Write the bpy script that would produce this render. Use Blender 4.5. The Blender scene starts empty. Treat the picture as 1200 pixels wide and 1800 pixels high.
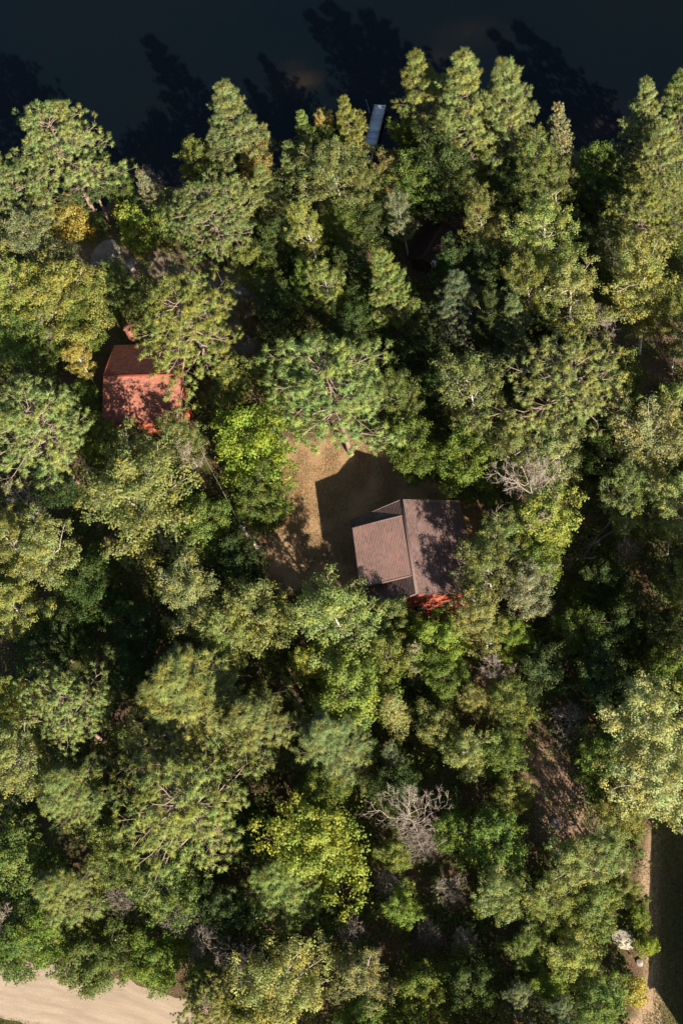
import bpy, math, random
import numpy as np
from mathutils import Matrix, Vector

random.seed(7)
rng = np.random.default_rng(11)
scene = bpy.context.scene
C = scene.collection

# ------------------------------------------------------------------ camera
# a drone hovering over the road, looking down and a little forward over the lot towards the lake
FOC, DIST = 2600.0, 144.4
up = np.array([-450.0, 1200.0, FOC]); up /= np.linalg.norm(up)
ay = np.array([0.0, 1.0, 0.0]); ay -= up * (ay @ up); ay /= np.linalg.norm(ay)
ax = np.cross(ay, up)
ROT = np.array([ax, ay, up])
CAM = -DIST * (ROT @ np.array([0, 0, -1.0]))
cam_data = bpy.data.cameras.new('camera')
cam = bpy.data.objects.new('camera', cam_data); C.objects.link(cam)
M4 = Matrix([list(ROT[i]) + [CAM[i]] for i in range(3)] + [[0, 0, 0, 1]])
cam.matrix_world = M4
cam_data.sensor_fit = 'VERTICAL'; cam_data.sensor_height = 36; cam_data.lens = FOC / 1800 * 36
cam_data.clip_end = 3000; cam_data.clip_start = 1
scene.camera = cam


def at(X, Y, z=0.0):
    """survey point of the photograph (1200x1800) at height z -> world"""
    d = ROT @ np.array([X - 600.0, 900.0 - Y, -FOC])
    return CAM + d * ((z - CAM[2]) / d[2])


# ------------------------------------------------------------------ light
SUN_EL, SHADOW_AZ = math.radians(32.5), math.radians(124.4)
sunward = np.array([-math.cos(SHADOW_AZ) * math.cos(SUN_EL), -math.sin(SHADOW_AZ) * math.cos(SUN_EL), math.sin(SUN_EL)])
world = bpy.data.worlds.new('World'); scene.world = world; world.use_nodes = True
wn = world.node_tree.nodes; wl = world.node_tree.links
sky = wn.new('ShaderNodeTexSky'); sky.sky_type = 'NISHITA'; sky.sun_disc = False
sky.sun_elevation = SUN_EL
sky.sun_rotation = math.atan2(sunward[0], sunward[1])
wl.new(sky.outputs[0], wn['Background'].inputs[0])
wn['Background'].inputs[1].default_value = 0.05
sun_data = bpy.data.lights.new('sun', 'SUN'); sun_data.energy = 5.0; sun_data.angle = math.radians(0.5)
sun_data.color = (1.0, 0.87, 0.70)
sun = bpy.data.objects.new('sun', sun_data); C.objects.link(sun)
sun.rotation_mode = 'QUATERNION'; sun.rotation_quaternion = Vector(sunward).to_track_quat('Z', 'Y')
sun.location = (40, -60, 60)
scene.view_settings.view_transform = 'Standard'; scene.view_settings.look = 'None'
scene.view_settings.exposure = 1.2; scene.view_settings.gamma = 1.0
scene.view_settings.use_curve_mapping = False


# ------------------------------------------------------------------ materials
def nt(m): return m.node_tree.nodes, m.node_tree.links


def ramp(n, stops, interp='LINEAR'):
    r = n.new('ShaderNodeValToRGB'); r.color_ramp.interpolation = interp
    e = r.color_ramp.elements
    while len(e) < len(stops): e.new(0.5)
    for q, (p, c) in zip(e, stops): q.position = p; q.color = (*c, 1)
    return r


def noise(n, l, scale, detail=6, rough=0.6, coord=None, dist=0.0):
    t = n.new('ShaderNodeTexNoise'); t.inputs['Scale'].default_value = scale
    t.inputs['Detail'].default_value = detail; t.inputs['Roughness'].default_value = rough
    t.inputs['Distortion'].default_value = dist
    if coord is not None: l.new(coord, t.inputs['Vector'])
    return t


def basic(name, stops, scale=2.0, rough=0.85, bump=0.0, bscale=None, stretch=None, spec=0.3, coords='Object'):
    m = bpy.data.materials.new(name); m.use_nodes = True; n, l = nt(m); b = n['Principled BSDF']
    tc = n.new('ShaderNodeTexCoord'); co = tc.outputs[coords]
    if stretch:
        mp = n.new('ShaderNodeMapping'); mp.inputs['Scale'].default_value = stretch; l.new(co, mp.inputs[0]); co = mp.outputs[0]
    t = noise(n, l, scale, coord=co); r = ramp(n, stops); l.new(t.outputs[0], r.inputs[0]); l.new(r.outputs[0], b.inputs['Base Color'])
    b.inputs['Roughness'].default_value = rough; b.inputs['Specular IOR Level'].default_value = spec
    if bump:
        t2 = noise(n, l, bscale or scale * 3, coord=co); bp = n.new('ShaderNodeBump'); bp.inputs['Strength'].default_value = bump
        bp.inputs['Distance'].default_value = 0.05; l.new(t2.outputs[0], bp.inputs['Height']); l.new(bp.outputs[0], b.inputs['Normal'])
    return m


def foliage_mat(name, rough=0.5, trans=0.25, hue=(1.2, 1.06, 0.75)):
    """leaf colour = the tree's own tint (object colour) varied leaf by leaf with the 'tone' attribute"""
    m = bpy.data.materials.new(name); m.use_nodes = True; n, l = nt(m); b = n['Principled BSDF']; out = n['Material Output']
    oi = n.new('ShaderNodeObjectInfo'); a = n.new('ShaderNodeAttribute'); a.attribute_name = 'tone'
    mr = n.new('ShaderNodeMapRange'); mr.inputs['To Min'].default_value = 0.56; mr.inputs['To Max'].default_value = 1.56
    l.new(a.outputs['Fac'], mr.inputs['Value'])
    sc = n.new('ShaderNodeVectorMath'); sc.operation = 'SCALE'; l.new(oi.outputs['Color'], sc.inputs[0]); l.new(mr.outputs[0], sc.inputs['Scale'])
    # larger patches turn yellower / greener
    tc = n.new('ShaderNodeTexCoord'); t = noise(n, l, 0.7, 2, 0.5, tc.outputs['Object'])
    r = ramp(n, [(0.38, (0.85, 1.0, 1.0)), (0.5, (1, 1, 1)), (0.66, hue)])
    l.new(t.outputs[0], r.inputs[0])
    mul = n.new('ShaderNodeVectorMath'); mul.operation = 'MULTIPLY'; l.new(sc.outputs[0], mul.inputs[0]); l.new(r.outputs[0], mul.inputs[1])
    l.new(mul.outputs[0], b.inputs['Base Color']); b.inputs['Roughness'].default_value = rough
    b.inputs['Specular IOR Level'].default_value = 0.22
    tr = n.new('ShaderNodeBsdfTranslucent')
    tm = n.new('ShaderNodeVectorMath'); tm.operation = 'MULTIPLY'; tm.inputs[1].default_value = (1.3, 1.35, 0.6)
    l.new(mul.outputs[0], tm.inputs[0]); l.new(tm.outputs[0], tr.inputs['Color'])
    mx = n.new('ShaderNodeMixShader'); mx.inputs[0].default_value = trans
    l.new(b.outputs[0], mx.inputs[1]); l.new(tr.outputs[0], mx.inputs[2]); l.new(mx.outputs[0], out.inputs['Surface'])
    return m


M = {}
M['needles'] = foliage_mat('needles', 0.5, 0.16, (1.18, 1.04, 0.8))
M['leaves'] = foliage_mat('leaves', 0.5, 0.38)
M['pine_bark'] = basic('pine_bark', [(0.3, (0.16, 0.10, 0.075)), (0.7, (0.42, 0.30, 0.24))], 3, bump=0.5)
M['pine_limb'] = basic('pine_limb', [(0.3, (0.22, 0.16, 0.13)), (0.7, (0.44, 0.34, 0.28))], 3)
M['dark_bark'] = basic('dark_bark', [(0.3, (0.07, 0.055, 0.045)), (0.7, (0.2, 0.16, 0.13))], 3, bump=0.4)
M['birch_bark'] = basic('birch_bark', [(0.36, (0.09, 0.07, 0.06)), (0.43, (0.62, 0.58, 0.52)), (0.8, (0.75, 0.70, 0.62))], 2.5, stretch=(1, 1, 2.5))
M['birch_limb'] = basic('birch_limb', [(0.3, (0.22, 0.18, 0.15)), (0.65, (0.5, 0.45, 0.39))], 2)
M['bleached_wood'] = basic('bleached_wood', [(0.3, (0.27, 0.22, 0.18)), (0.7, (0.52, 0.45, 0.39))], 2)
M['grey_twig'] = basic('grey_twig', [(0.3, (0.14, 0.12, 0.10)), (0.7, (0.32, 0.28, 0.24))], 2)
M['rock'] = basic('rock', [(0.3, (0.20, 0.17, 0.15)), (0.7, (0.47, 0.43, 0.38))], 1.6, bump=0.6, bscale=4)
M['dark_rock'] = basic('dark_rock', [(0.3, (0.13, 0.12, 0.115)), (0.7, (0.33, 0.30, 0.29))], 1.2, bump=0.7, bscale=3)
M['red_siding'] = basic('red_siding', [(0.3, (0.33, 0.075, 0.045)), (0.7, (0.46, 0.125, 0.075))], 4, 0.7)
M['red_trim'] = basic('red_trim', [(0.3, (0.24, 0.05, 0.035)), (0.7, (0.32, 0.07, 0.05))], 4, 0.6)
M['brown_trim'] = basic('brown_trim', [(0.3, (0.12, 0.085, 0.078)), (0.7, (0.165, 0.115, 0.105))], 4, 0.7)
M['dark_red'] = basic('dark_red', [(0.3, (0.07, 0.03, 0.025)), (0.7, (0.10, 0.042, 0.034))], 4, 0.8)
M['white_metal'] = basic('white_metal', [(0.3, (0.72, 0.73, 0.75)), (0.7, (0.82, 0.82, 0.83))], 4, 0.45)
M['pole_wood'] = basic('pole_wood', [(0.3, (0.42, 0.37, 0.33)), (0.7, (0.62, 0.56, 0.50))], 3, stretch=(3, 3, .4))
M['barn_metal'] = basic('barn_metal', [(0.3, (0.42, 0.43, 0.44)), (0.7, (0.50, 0.51, 0.52))], 0.6, 0.5)
M['wire'] = basic('wire', [(0.3, (0.30, 0.27, 0.22)), (0.7, (0.42, 0.38, 0.30))], 3, 0.5)
M['brick'] = basic('chimney_brick', [(0.3, (0.15, 0.06, 0.04)), (0.7, (0.28, 0.13, 0.085))], 5, 0.8, bump=.4)
M['glass'] = basic('window_glass', [(0.3, (0.02, 0.022, 0.025)), (0.7, (0.03, 0.032, 0.035))], 1, 0.08, spec=0.6)


def shingle_mat(name, base, tone, dapple):
    m = bpy.data.materials.new(name); m.use_nodes = True; n, l = nt(m); b = n['Principled BSDF']
    a = n.new('ShaderNodeAttribute'); a.attribute_name = 'tone'
    r = ramp(n, [(0.0, tone[0]), (0.45, base), (0.8, base), (1.0, tone[1])]); l.new(a.outputs['Fac'], r.inputs[0])
    tc = n.new('ShaderNodeTexCoord'); t = noise(n, l, 0.55, 5, 0.65, tc.outputs['Object'])
    t2 = noise(n, l, 14, 3, 0.7, tc.outputs['Object'])
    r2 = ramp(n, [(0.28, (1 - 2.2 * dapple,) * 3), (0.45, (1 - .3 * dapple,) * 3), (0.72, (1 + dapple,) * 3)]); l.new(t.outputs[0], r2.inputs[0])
    r3 = ramp(n, [(0.3, (0.74,) * 3), (0.7, (1.2,) * 3)]); l.new(t2.outputs[0], r3.inputs[0])
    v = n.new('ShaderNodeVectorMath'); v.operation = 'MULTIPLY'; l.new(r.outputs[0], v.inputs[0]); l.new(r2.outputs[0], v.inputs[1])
    w = n.new('ShaderNodeVectorMath'); w.operation = 'MULTIPLY'; l.new(v.outputs[0], w.inputs[0]); l.new(r3.outputs[0], w.inputs[1])
    l.new(w.outputs[0], b.inputs['Base Color']); b.inputs['Roughness'].default_value = 0.92; b.inputs['Specular IOR Level'].default_value = 0.2
    return m


M['red_shingle'] = shingle_mat('red_shingle', (0.28, 0.115, 0.082), ((0.20, 0.08, 0.06), (0.36, 0.155, 0.115)), 0.12)
M['brown_shingle'] = shingle_mat('brown_shingle', (0.175, 0.118, 0.112), ((0.13, 0.085, 0.082), (0.22, 0.15, 0.14)), 0.14)
M['patch_shingle'] = shingle_mat('patch_shingle', (0.36, 0.225, 0.195), ((0.27, 0.19, 0.165), (0.46, 0.23, 0.19)), 0.12)
M['dark_shingle'] = shingle_mat('dark_shingle', (0.055, 0.032, 0.028), ((0.045, 0.025, 0.022), (0.07, 0.04, 0.033)), 0.12)


# ------------------------------------------------------------------ mesh helpers
def mesh_from(name, V, faces, mats=(), tone=None, smooth=False, midx=None, vnorm=None):
    """V (n,3); faces = list of int arrays (m,k); tone = per-face value"""
    me = bpy.data.meshes.new(name)
    V = np.asarray(V, np.float32); me.vertices.add(len(V)); me.vertices.foreach_set('co', V.ravel())
    faces = [np.asarray(f, np.int32) for f in faces if len(f)]
    tot = np.concatenate([np.full(len(f), f.shape[1], np.int32) for f in faces])
    loops = np.concatenate([f.ravel() for f in faces])
    me.loops.add(len(loops)); me.loops.foreach_set('vertex_index', loops)
    start = np.concatenate([[0], np.cumsum(tot)[:-1]]).astype(np.int32)
    me.polygons.add(len(tot)); me.polygons.foreach_set('loop_start', start); me.polygons.foreach_set('loop_total', tot)
    if smooth: me.polygons.foreach_set('use_smooth', np.ones(len(tot), bool))
    if midx is not None: me.polygons.foreach_set('material_index', np.asarray(midx, np.int32))
    for q in mats: me.materials.append(q)
    if tone is not None:
        a = me.attributes.new('tone', 'FLOAT', 'FACE'); a.data.foreach_set('value', np.asarray(tone, np.float32))
    me.update(calc_edges=True)
    if vnorm is None: me.validate()
    else:
        me.polygons.foreach_set('use_smooth', np.ones(len(tot), bool)); me.normals_split_custom_set_from_vertices(np.asarray(vnorm, np.float32))
    return me


def link(name, me, parent=None, loc=None):
    o = bpy.data.objects.new(name, me); C.objects.link(o)
    if parent is not None: o.parent = parent
    if loc is not None: o.location = loc
    return o


def tag(o, label=None, cat=None, group=None, kind=None):
    if label: o['label'] = label
    if cat: o['category'] = cat
    if group: o['group'] = group
    if kind: o['kind'] = kind
    return o


def root(name, loc, rz=0.0):
    o = bpy.data.objects.new(name, None); C.objects.link(o); o.location = loc; o.rotation_euler = (0, 0, rz)
    o.empty_display_size = 0.3
    return o


class MB:
    """collects boxes, prisms and tubes into one mesh"""
    def __init__(s): s.V = []; s.F3 = []; s.F4 = []; s.n = 0; s.FN = []
    def add(s, v, quads=(), tris=(), ngons=()):
        v = np.asarray(v, float); s.V.append(v)
        if len(quads): s.F4.append(np.asarray(quads) + s.n)
        if len(tris): s.F3.append(np.asarray(tris) + s.n)
        for g in ngons: s.FN.append(np.asarray([g]) + s.n)
        s.n += len(v)
    def box(s, c, d, rz=0.0, tilt=None):
        x, y, z = np.array(d) / 2
        v = np.array([[-x, -y, -z], [x, -y, -z], [x, y, -z], [-x, y, -z], [-x, -y, z], [x, -y, z], [x, y, z], [-x, y, z]])
        if tilt is not None: v = v @ np.array(tilt).T
        ca, sa = math.cos(rz), math.sin(rz); v = v @ np.array([[ca, -sa, 0], [sa, ca, 0], [0, 0, 1]]).T + np.array(c)
        s.add(v, [[0, 3, 2, 1], [4, 5, 6, 7], [0, 1, 5, 4], [1, 2, 6, 5], [2, 3, 7, 6], [3, 0, 4, 7]])
    def slab(s, quad, th):
        """quad: four corners (top surface); thickness downwards along its normal"""
        q = np.array(quad, float); nrm = np.cross(q[1] - q[0], q[3] - q[0]); nrm /= np.linalg.norm(nrm)
        if nrm[2] < 0: nrm = -nrm; q = q[::-1]
        v = np.concatenate([q - nrm * th, q]); s.add(v, [[3, 2, 1, 0], [4, 5, 6, 7], [0, 1, 5, 4], [1, 2, 6, 5], [2, 3, 7, 6], [3, 0, 4, 7]])
    def prism(s, poly, a, b):
        """polygon points extruded from offset a to offset b (3-vectors)"""
        p = np.array(poly, float); k = len(p); v = np.concatenate([p + np.array(a), p + np.array(b)])
        s.add(v, [[i, (i + 1) % k, k + (i + 1) % k, k + i] for i in range(k)], ngons=[list(range(k))[::-1], list(range(k, 2 * k))])
    def tube(s, pts, rad, sides=8):
        pts = np.asarray(pts, float); k = len(pts); rad = np.broadcast_to(rad, (k,)); rings = []
        for i in range(k):
            d = pts[min(i + 1, k - 1)] - pts[max(i - 1, 0)]; d /= np.linalg.norm(d) + 1e-9
            h = np.array([0, 0, 1.0]) if abs(d[2]) < 0.9 else np.array([1.0, 0, 0])
            a = np.cross(d, h); a /= np.linalg.norm(a); b = np.cross(d, a)
            t = np.linspace(0, 2 * math.pi, sides, endpoint=False)
            rings.append(pts[i] + rad[i] * (np.outer(np.cos(t), a) + np.outer(np.sin(t), b)))
        v = np.concatenate(rings)
        q = [[i * sides + j, i * sides + (j + 1) % sides, (i + 1) * sides + (j + 1) % sides, (i + 1) * sides + j] for i in range(k - 1) for j in range(sides)]
        s.add(v, q, ngons=[list(range(sides)), list(range((k - 1) * sides, k * sides))[::-1]])
    def build(s, name, mat, parent=None, smooth=False, tone=None):
        fs = []
        if s.F4: fs.append(np.concatenate(s.F4))
        if s.F3: fs.append(np.concatenate(s.F3))
        fs += s.FN
        me = mesh_from(name, np.concatenate(s.V), fs, [mat], tone, smooth)
        return link(name, me, parent)


def hnoise(x, y, s=1.0, seed=0):
    """cheap smooth value noise for terrain and edges"""
    r = np.random.default_rng(seed); g = r.random((64, 64))
    x = np.asarray(x) / s + 1000.0; y = np.asarray(y) / s + 1000.0
    xi = np.floor(x).astype(int); yi = np.floor(y).astype(int); u = x - xi; v = y - yi
    u = u * u * (3 - 2 * u); v = v * v * (3 - 2 * v)
    G = lambda a, b: g[a % 64, b % 64]
    return (G(xi, yi) * (1 - u) + G(xi + 1, yi) * u) * (1 - v) + (G(xi, yi + 1) * (1 - u) + G(xi + 1, yi + 1) * u) * v


# ------------------------------------------------------------------ ground, lake, road
def w2(pts, z=0): return np.array([at(x, y, z)[:2] for x, y in pts])


SHORE = w2([(-900, 520), (-300, 450), (0, 420), (110, 385), (200, 345), (270, 318), (330, 325), (420, 335), (560, 310), (640, 285),
            (700, 280), (790, 300), (880, 300), (960, 275), (1040, 262), (1120, 300), (1300, 290), (2100, 260)])
SHORE = SHORE[np.argsort(SHORE[:, 0])]


def shore_d(x, y):
    """signed distance-ish: positive towards the lake"""
    return y - np.interp(x, SHORE[:, 0], SHORE[:, 1]) + (hnoise(x, y, 1.7, 3) - 0.5) * 1.6


def poly_in(x, y, P, soft=0.6, seed=5):
    """soft inside mask of a polygon with a ragged edge"""
    x = np.asarray(x, float); y = np.asarray(y, float); inside = np.zeros(x.shape, bool); dmin = np.full(x.shape, 1e9)
    k = len(P)
    for i in range(k):
        (x0, y0), (x1, y1) = P[i], P[(i + 1) % k]
        c = ((y0 > y) != (y1 > y)) & (x < (x1 - x0) * (y - y0) / (y1 - y0 + 1e-12) + x0); inside ^= c
        dx, dy = x1 - x0, y1 - y0; t = np.clip(((x - x0) * dx + (y - y0) * dy) / (dx * dx + dy * dy), 0, 1)
        dmin = np.minimum(dmin, np.hypot(x - x0 - t * dx, y - y0 - t * dy))
    sd = np.where(inside, dmin, -dmin) + (hnoise(x, y, 1.1, seed) - 0.5) * 1.4 * soft
    return np.clip(sd / soft + 0.5, 0, 1)


LAWN = w2([(500, 770), (640, 770), (770, 850), (850, 900), (850, 1080), (620, 1085), (560, 1040), (440, 1040), (480, 960), (495, 880), (490, 820)])
DRIVE = w2([(1135, 1455), (1260, 1430), (1400, 1450), (1400, 1900), (1090, 1900), (1118, 1740), (1140, 1640), (1130, 1540)])
LITTER = w2([(920, 1290), (985, 1300), (1060, 1450), (1030, 1500), (950, 1470), (900, 1400)])
BARE = w2([(1080, 560), (1260, 560), (1260, 700), (1080, 700)])
ROCKY = w2([(120, 420), (260, 420), (330, 470), (440, 470), (500, 560), (430, 640), (380, 560), (250, 490), (140, 480)])
ROAD_C = w2([(-420, 1712), (-200, 1718), (0, 1736), (130, 1760), (260, 1793), (420, 1855), (600, 1960)])
CABINS = [w2([(600, 865), (830, 865), (850, 1085), (600, 1085)]), w2([(165, 590), (335, 590), (335, 770), (165, 770)]), w2([(705, 370), (815, 370), (815, 490), (705, 490)])]


def road_d(x, y):
    d = np.full(np.shape(x), 1e9)
    for i in range(len(ROAD_C) - 1):
        (x0, y0), (x1, y1) = ROAD_C[i], ROAD_C[i + 1]; dx, dy = x1 - x0, y1 - y0
        t = np.clip(((x - x0) * dx + (y - y0) * dy) / (dx * dx + dy * dy), 0, 1)
        d = np.minimum(d, np.hypot(x - x0 - t * dx, y - y0 - t * dy))
    return d


def ground_z(x, y):
    s = shore_d(x, y)
    z = (hnoise(x, y, 7, 1) - 0.5) * 0.5 + (hnoise(x, y, 1.3, 2) - 0.5) * 0.14
    flat = np.maximum.reduce([poly_in(x, y, P, 1.5, 9) for P in CABINS + [LAWN, DRIVE]] + [np.clip(1.8 - road_d(x, y) / 4.2, 0, 1)])
    z = z * (1 - 0.92 * flat)
    z = np.where(s > -5, z - np.clip((s + 5) / 5, 0, 6) ** 1.2 * 0.62, z)
    return np.maximum(z, -3.2)


gx = np.concatenate([[-900, -400, -200, -120, -90], np.arange(-70, 55.01, 0.45), [70, 100, 180, 400, 900]])
gy = np.concatenate([[-900, -400, -200, -110, -80], np.arange(-62, 62.01, 0.45), [70, 80, 95, 140, 400, 900]])
GX, GY = np.meshgrid(gx, gy); GZ = ground_z(GX, GY)
ny_, nx_ = GX.shape; idx = np.arange(nx_ * ny_).reshape(ny_, nx_)
gf = np.stack([idx[:-1, :-1], idx[:-1, 1:], idx[1:, 1:], idx[1:, :-1]], -1).reshape(-1, 4)
gm = bpy.data.materials.new('forest_floor'); gm.use_nodes = True; n, l = nt(gm); b = n['Principled BSDF']
tc = n.new('ShaderNodeTexCoord'); co = tc.outputs['Object']


def mixc(n, l, fac, a, b_):
    m = n.new('ShaderNodeMix'); m.data_type = 'RGBA'; l.new(fac, m.inputs[0])
    for s, v in ((6, a), (7, b_)):
        if isinstance(v, tuple): m.inputs[s].default_value = (*v, 1)
        else: l.new(v, m.inputs[s])
    return m.outputs[2]


t1 = noise(n, l, 1.2, 8, 0.7, co); t2 = noise(n, l, 0.35, 5, 0.6, co); t3 = noise(n, l, 7, 6, 0.75, co)
litter = ramp(n, [(0.3, (0.045, 0.03, 0.02)), (0.5, (0.11, 0.07, 0.045)), (0.66, (0.22, 0.15, 0.10)), (0.8, (0.32, 0.23, 0.16))]); l.new(t3.outputs[0], litter.inputs[0])
moss = ramp(n, [(0.3, (0.03, 0.04, 0.012)), (0.7, (0.09, 0.10, 0.03))]); l.new(t1.outputs[0], moss.inputs[0])
mf = ramp(n, [(0.48, (0, 0, 0)), (0.6, (1, 1, 1))]); l.new(t2.outputs[0], mf.inputs[0])
col = mixc(n, l, mf.outputs[0], litter.outputs[0], moss.outputs[0])


def area(attr, stops, src, col):
    a = n.new('ShaderNodeAttribute'); a.attribute_name = attr; r = ramp(n, stops); l.new(src, r.inputs[0])
    return mixc(n, l, a.outputs['Fac'], col, r.outputs[0])


tq = n.new('ShaderNodeMath'); tq.operation = 'MULTIPLY_ADD'; tq.inputs[1].default_value = 0.55; l.new(t3.outputs[0], tq.inputs[0])
tw = n.new('ShaderNodeMath'); tw.operation = 'MULTIPLY'; tw.inputs[1].default_value = 0.45; l.new(t1.outputs[0], tw.inputs[0]); l.new(tw.outputs[0], tq.inputs[2])
col = area('lawn', [(0.32, (0.14, 0.09, 0.05)), (0.46, (0.33, 0.21, 0.12)), (0.56, (0.43, 0.28, 0.165)), (0.68, (0.52, 0.36, 0.22))], tq.outputs[0], col)
gr = n.new('ShaderNodeAttribute'); gr.attribute_name = 'grass'
gramp = ramp(n, [(0.3, (0.035, 0.05, 0.012)), (0.7, (0.12, 0.13, 0.04))]); l.new(t3.outputs[0], gramp.inputs[0])
gfac = n.new('ShaderNodeMath'); gfac.operation = 'MULTIPLY'; gfr = ramp(n, [(0.4, (0.25,) * 3), (0.62, (1, 1, 1))]); l.new(t1.outputs[0], gfr.inputs[0])
l.new(gr.outputs['Fac'], gfac.inputs[0]); l.new(gfr.outputs[0], gfac.inputs[1])
col = mixc(n, l, gfac.outputs[0], col, gramp.outputs[0])
col = area('drive', [(0.3, (0.20, 0.13, 0.085)), (0.5, (0.38, 0.27, 0.18)), (0.7, (0.52, 0.39, 0.28))], t3.outputs[0], col)
col = area('red_litter', [(0.35, (0.06, 0.04, 0.028)), (0.5, (0.20, 0.13, 0.09)), (0.66, (0.40, 0.29, 0.215))], t3.outputs[0], col)
col = area('rocky', [(0.3, (0.12, 0.09, 0.065)), (0.5, (0.22, 0.17, 0.13)), (0.7, (0.30, 0.25, 0.19))], t3.outputs[0], col)
l.new(col, b.inputs['Base Color']); b.inputs['Roughness'].default_value = 0.95; b.inputs['Specular IOR Level'].default_value = 0.15
bp = n.new('ShaderNodeBump'); bp.inputs['Strength'].default_value = 0.7; bp.inputs['Distance'].default_value = 0.12
l.new(t3.outputs[0], bp.inputs['Height']); l.new(bp.outputs[0], b.inputs['Normal'])
GV = np.stack([GX.ravel(), GY.ravel(), GZ.ravel()], 1)
gme = mesh_from('ground', GV, [gf], [gm], smooth=True)
fx, fy = GX.ravel(), GY.ravel()
LAWN_M = poly_in(fx, fy, LAWN, 0.7)
VERGE = np.clip((road_d(fx, fy) - 2.1) / .5, 0, 1) * np.clip((6.5 - road_d(fx, fy)) / 2, 0, 1) * (fy < np.interp(fx, ROAD_C[:, 0], ROAD_C[:, 1]))
east = np.clip((fx - at(1152, 1600)[0]) / 0.6, 0, 1)
masks = {'lawn': LAWN_M, 'drive': poly_in(fx, fy, DRIVE, 0.9, 6) * (1 - 0.75 * east), 'red_litter': np.maximum(poly_in(fx, fy, LITTER, 1.2, 7), 0.3 * poly_in(fx, fy, BARE, 1.5, 8)),
         'rocky': poly_in(fx, fy, ROCKY, 1.5, 4), 'grass': np.maximum.reduce([VERGE, poly_in(fx, fy, DRIVE, 0.9, 6) * east, LAWN_M * 0.22])}
for k, v in masks.items():
    a = gme.attributes.new(k, 'FLOAT', 'POINT'); a.data.foreach_set('value', v.astype(np.float32))
tag(link('ground', gme), kind='structure')

# lake
wm = bpy.data.materials.new('lake_water'); wm.use_nodes = True; n, l = nt(wm); b = n['Principled BSDF']
tc = n.new('ShaderNodeTexCoord'); co = tc.outputs['Object']
tA = noise(n, l, 0.05, 3, 0.5, co); rA = ramp(n, [(0.35, (0.0014, 0.0036, 0.0056)), (0.65, (0.0022, 0.0043, 0.0056))]); l.new(tA.outputs[0], rA.inputs[0])
sh = n.new('ShaderNodeAttribute'); sh.attribute_name = 'shoal'
cw = mixc(n, l, sh.outputs['Fac'], rA.outputs[0], (0.055, 0.036, 0.018)); l.new(cw, b.inputs['Base Color'])
b.inputs['Roughness'].default_value = 0.12; b.inputs['IOR'].default_value = 1.33
mp = n.new('ShaderNodeMapping'); mp.inputs['Scale'].default_value = (1.0, 2.2, 1); l.new(co, mp.inputs[0])
tB = noise(n, l, 2.2, 4, 0.6, mp.outputs[0]); bp = n.new('ShaderNodeBump'); bp.inputs['Strength'].default_value = 0.6; bp.inputs['Distance'].default_value = 0.05
l.new(tB.outputs[0], bp.inputs['Height']); l.new(bp.outputs[0], b.inputs['Normal'])
lx = np.concatenate([[-900, -300, -100], np.arange(-70, 60, 1.0), [100, 300, 900]]); ly = np.concatenate([np.arange(18, 75, 1.0), [90, 150, 400, 900]])
LX, LY = np.meshgrid(lx, ly); idx = np.arange(LX.size).reshape(LX.shape)
lme = mesh_from('lake', np.stack([LX.ravel(), LY.ravel(), np.full(LX.size, -0.75)], 1), [np.stack([idx[:-1, :-1], idx[:-1, 1:], idx[1:, 1:], idx[1:, :-1]], -1).reshape(-1, 4)], [wm])
shoal = np.zeros(LX.size)
for X, Y, rx, ry, s in [(530, 142, 2.0, 1.1, 0.40), (775, 105, 2.4, 1.6, 0.14), (1050, 228, 1.2, .9, 0.35), (1015, 240, 1.5, .8, 0.3), (515, 122, 1.5, 1.2, 0.12), (840, 60, 4, 2, .12), (690, 150, 5, 2, .08)]:
    p = at(X, Y, -0.75); shoal = np.maximum(shoal, s * np.exp(-(((LX.ravel() - p[0]) / rx) ** 2 + ((LY.ravel() - p[1]) / ry) ** 2)))
near = np.clip(1 - shore_d(LX.ravel(), LY.ravel()) / 9, 0, 1) * 0.10
shoal = np.clip(.62 * shoal * (0.5 + hnoise(LX.ravel(), LY.ravel(), 1.4, 12)) + near * hnoise(LX.ravel(), LY.ravel(), 2.5, 14), 0, 1)
a = lme.attributes.new('shoal', 'FLOAT', 'POINT'); a.data.foreach_set('value', shoal.astype(np.float32))
tag(link('lake_water', lme), kind='structure')

# gravel road, its sheet laid over the ground with a ragged edge
rm = bpy.data.materials.new('gravel_road'); rm.use_nodes = True; n, l = nt(rm); b = n['Principled BSDF']
tc = n.new('ShaderNodeTexCoord'); co = tc.outputs['Object']
ta = noise(n, l, 12, 5, 0.8, co)
uvn = n.new('ShaderNodeAttribute'); uvn.attribute_name = 'across'
wv = n.new('ShaderNodeMath'); wv.operation = 'MULTIPLY'; wv.inputs[1].default_value = 9.0; l.new(uvn.outputs['Fac'], wv.inputs[0])
cmb = n.new('ShaderNodeCombineXYZ'); l.new(wv.outputs[0], cmb.inputs[1])
sx = n.new('ShaderNodeAttribute'); sx.attribute_name = 'along'; sc2 = n.new('ShaderNodeMath'); sc2.operation = 'MULTIPLY'; sc2.inputs[1].default_value = 0.25
l.new(sx.outputs['Fac'], sc2.inputs[0]); l.new(sc2.outputs[0], cmb.inputs[0])
tb = noise(n, l, 1.0, 4, 0.6, cmb.outputs[0])
ra = ramp(n, [(0.3, (0.27, 0.215, 0.165)), (0.7, (0.45, 0.37, 0.29))]); l.new(ta.outputs[0], ra.inputs[0])
rb = ramp(n, [(0.35, (0.84, 0.82, 0.80)), (0.65, (1.08, 1.07, 1.05))]); l.new(tb.outputs[0], rb.inputs[0])
vm = n.new('ShaderNodeVectorMath'); vm.operation = 'MULTIPLY'; l.new(ra.outputs[0], vm.inputs[0]); l.new(rb.outputs[0], vm.inputs[1])
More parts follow.
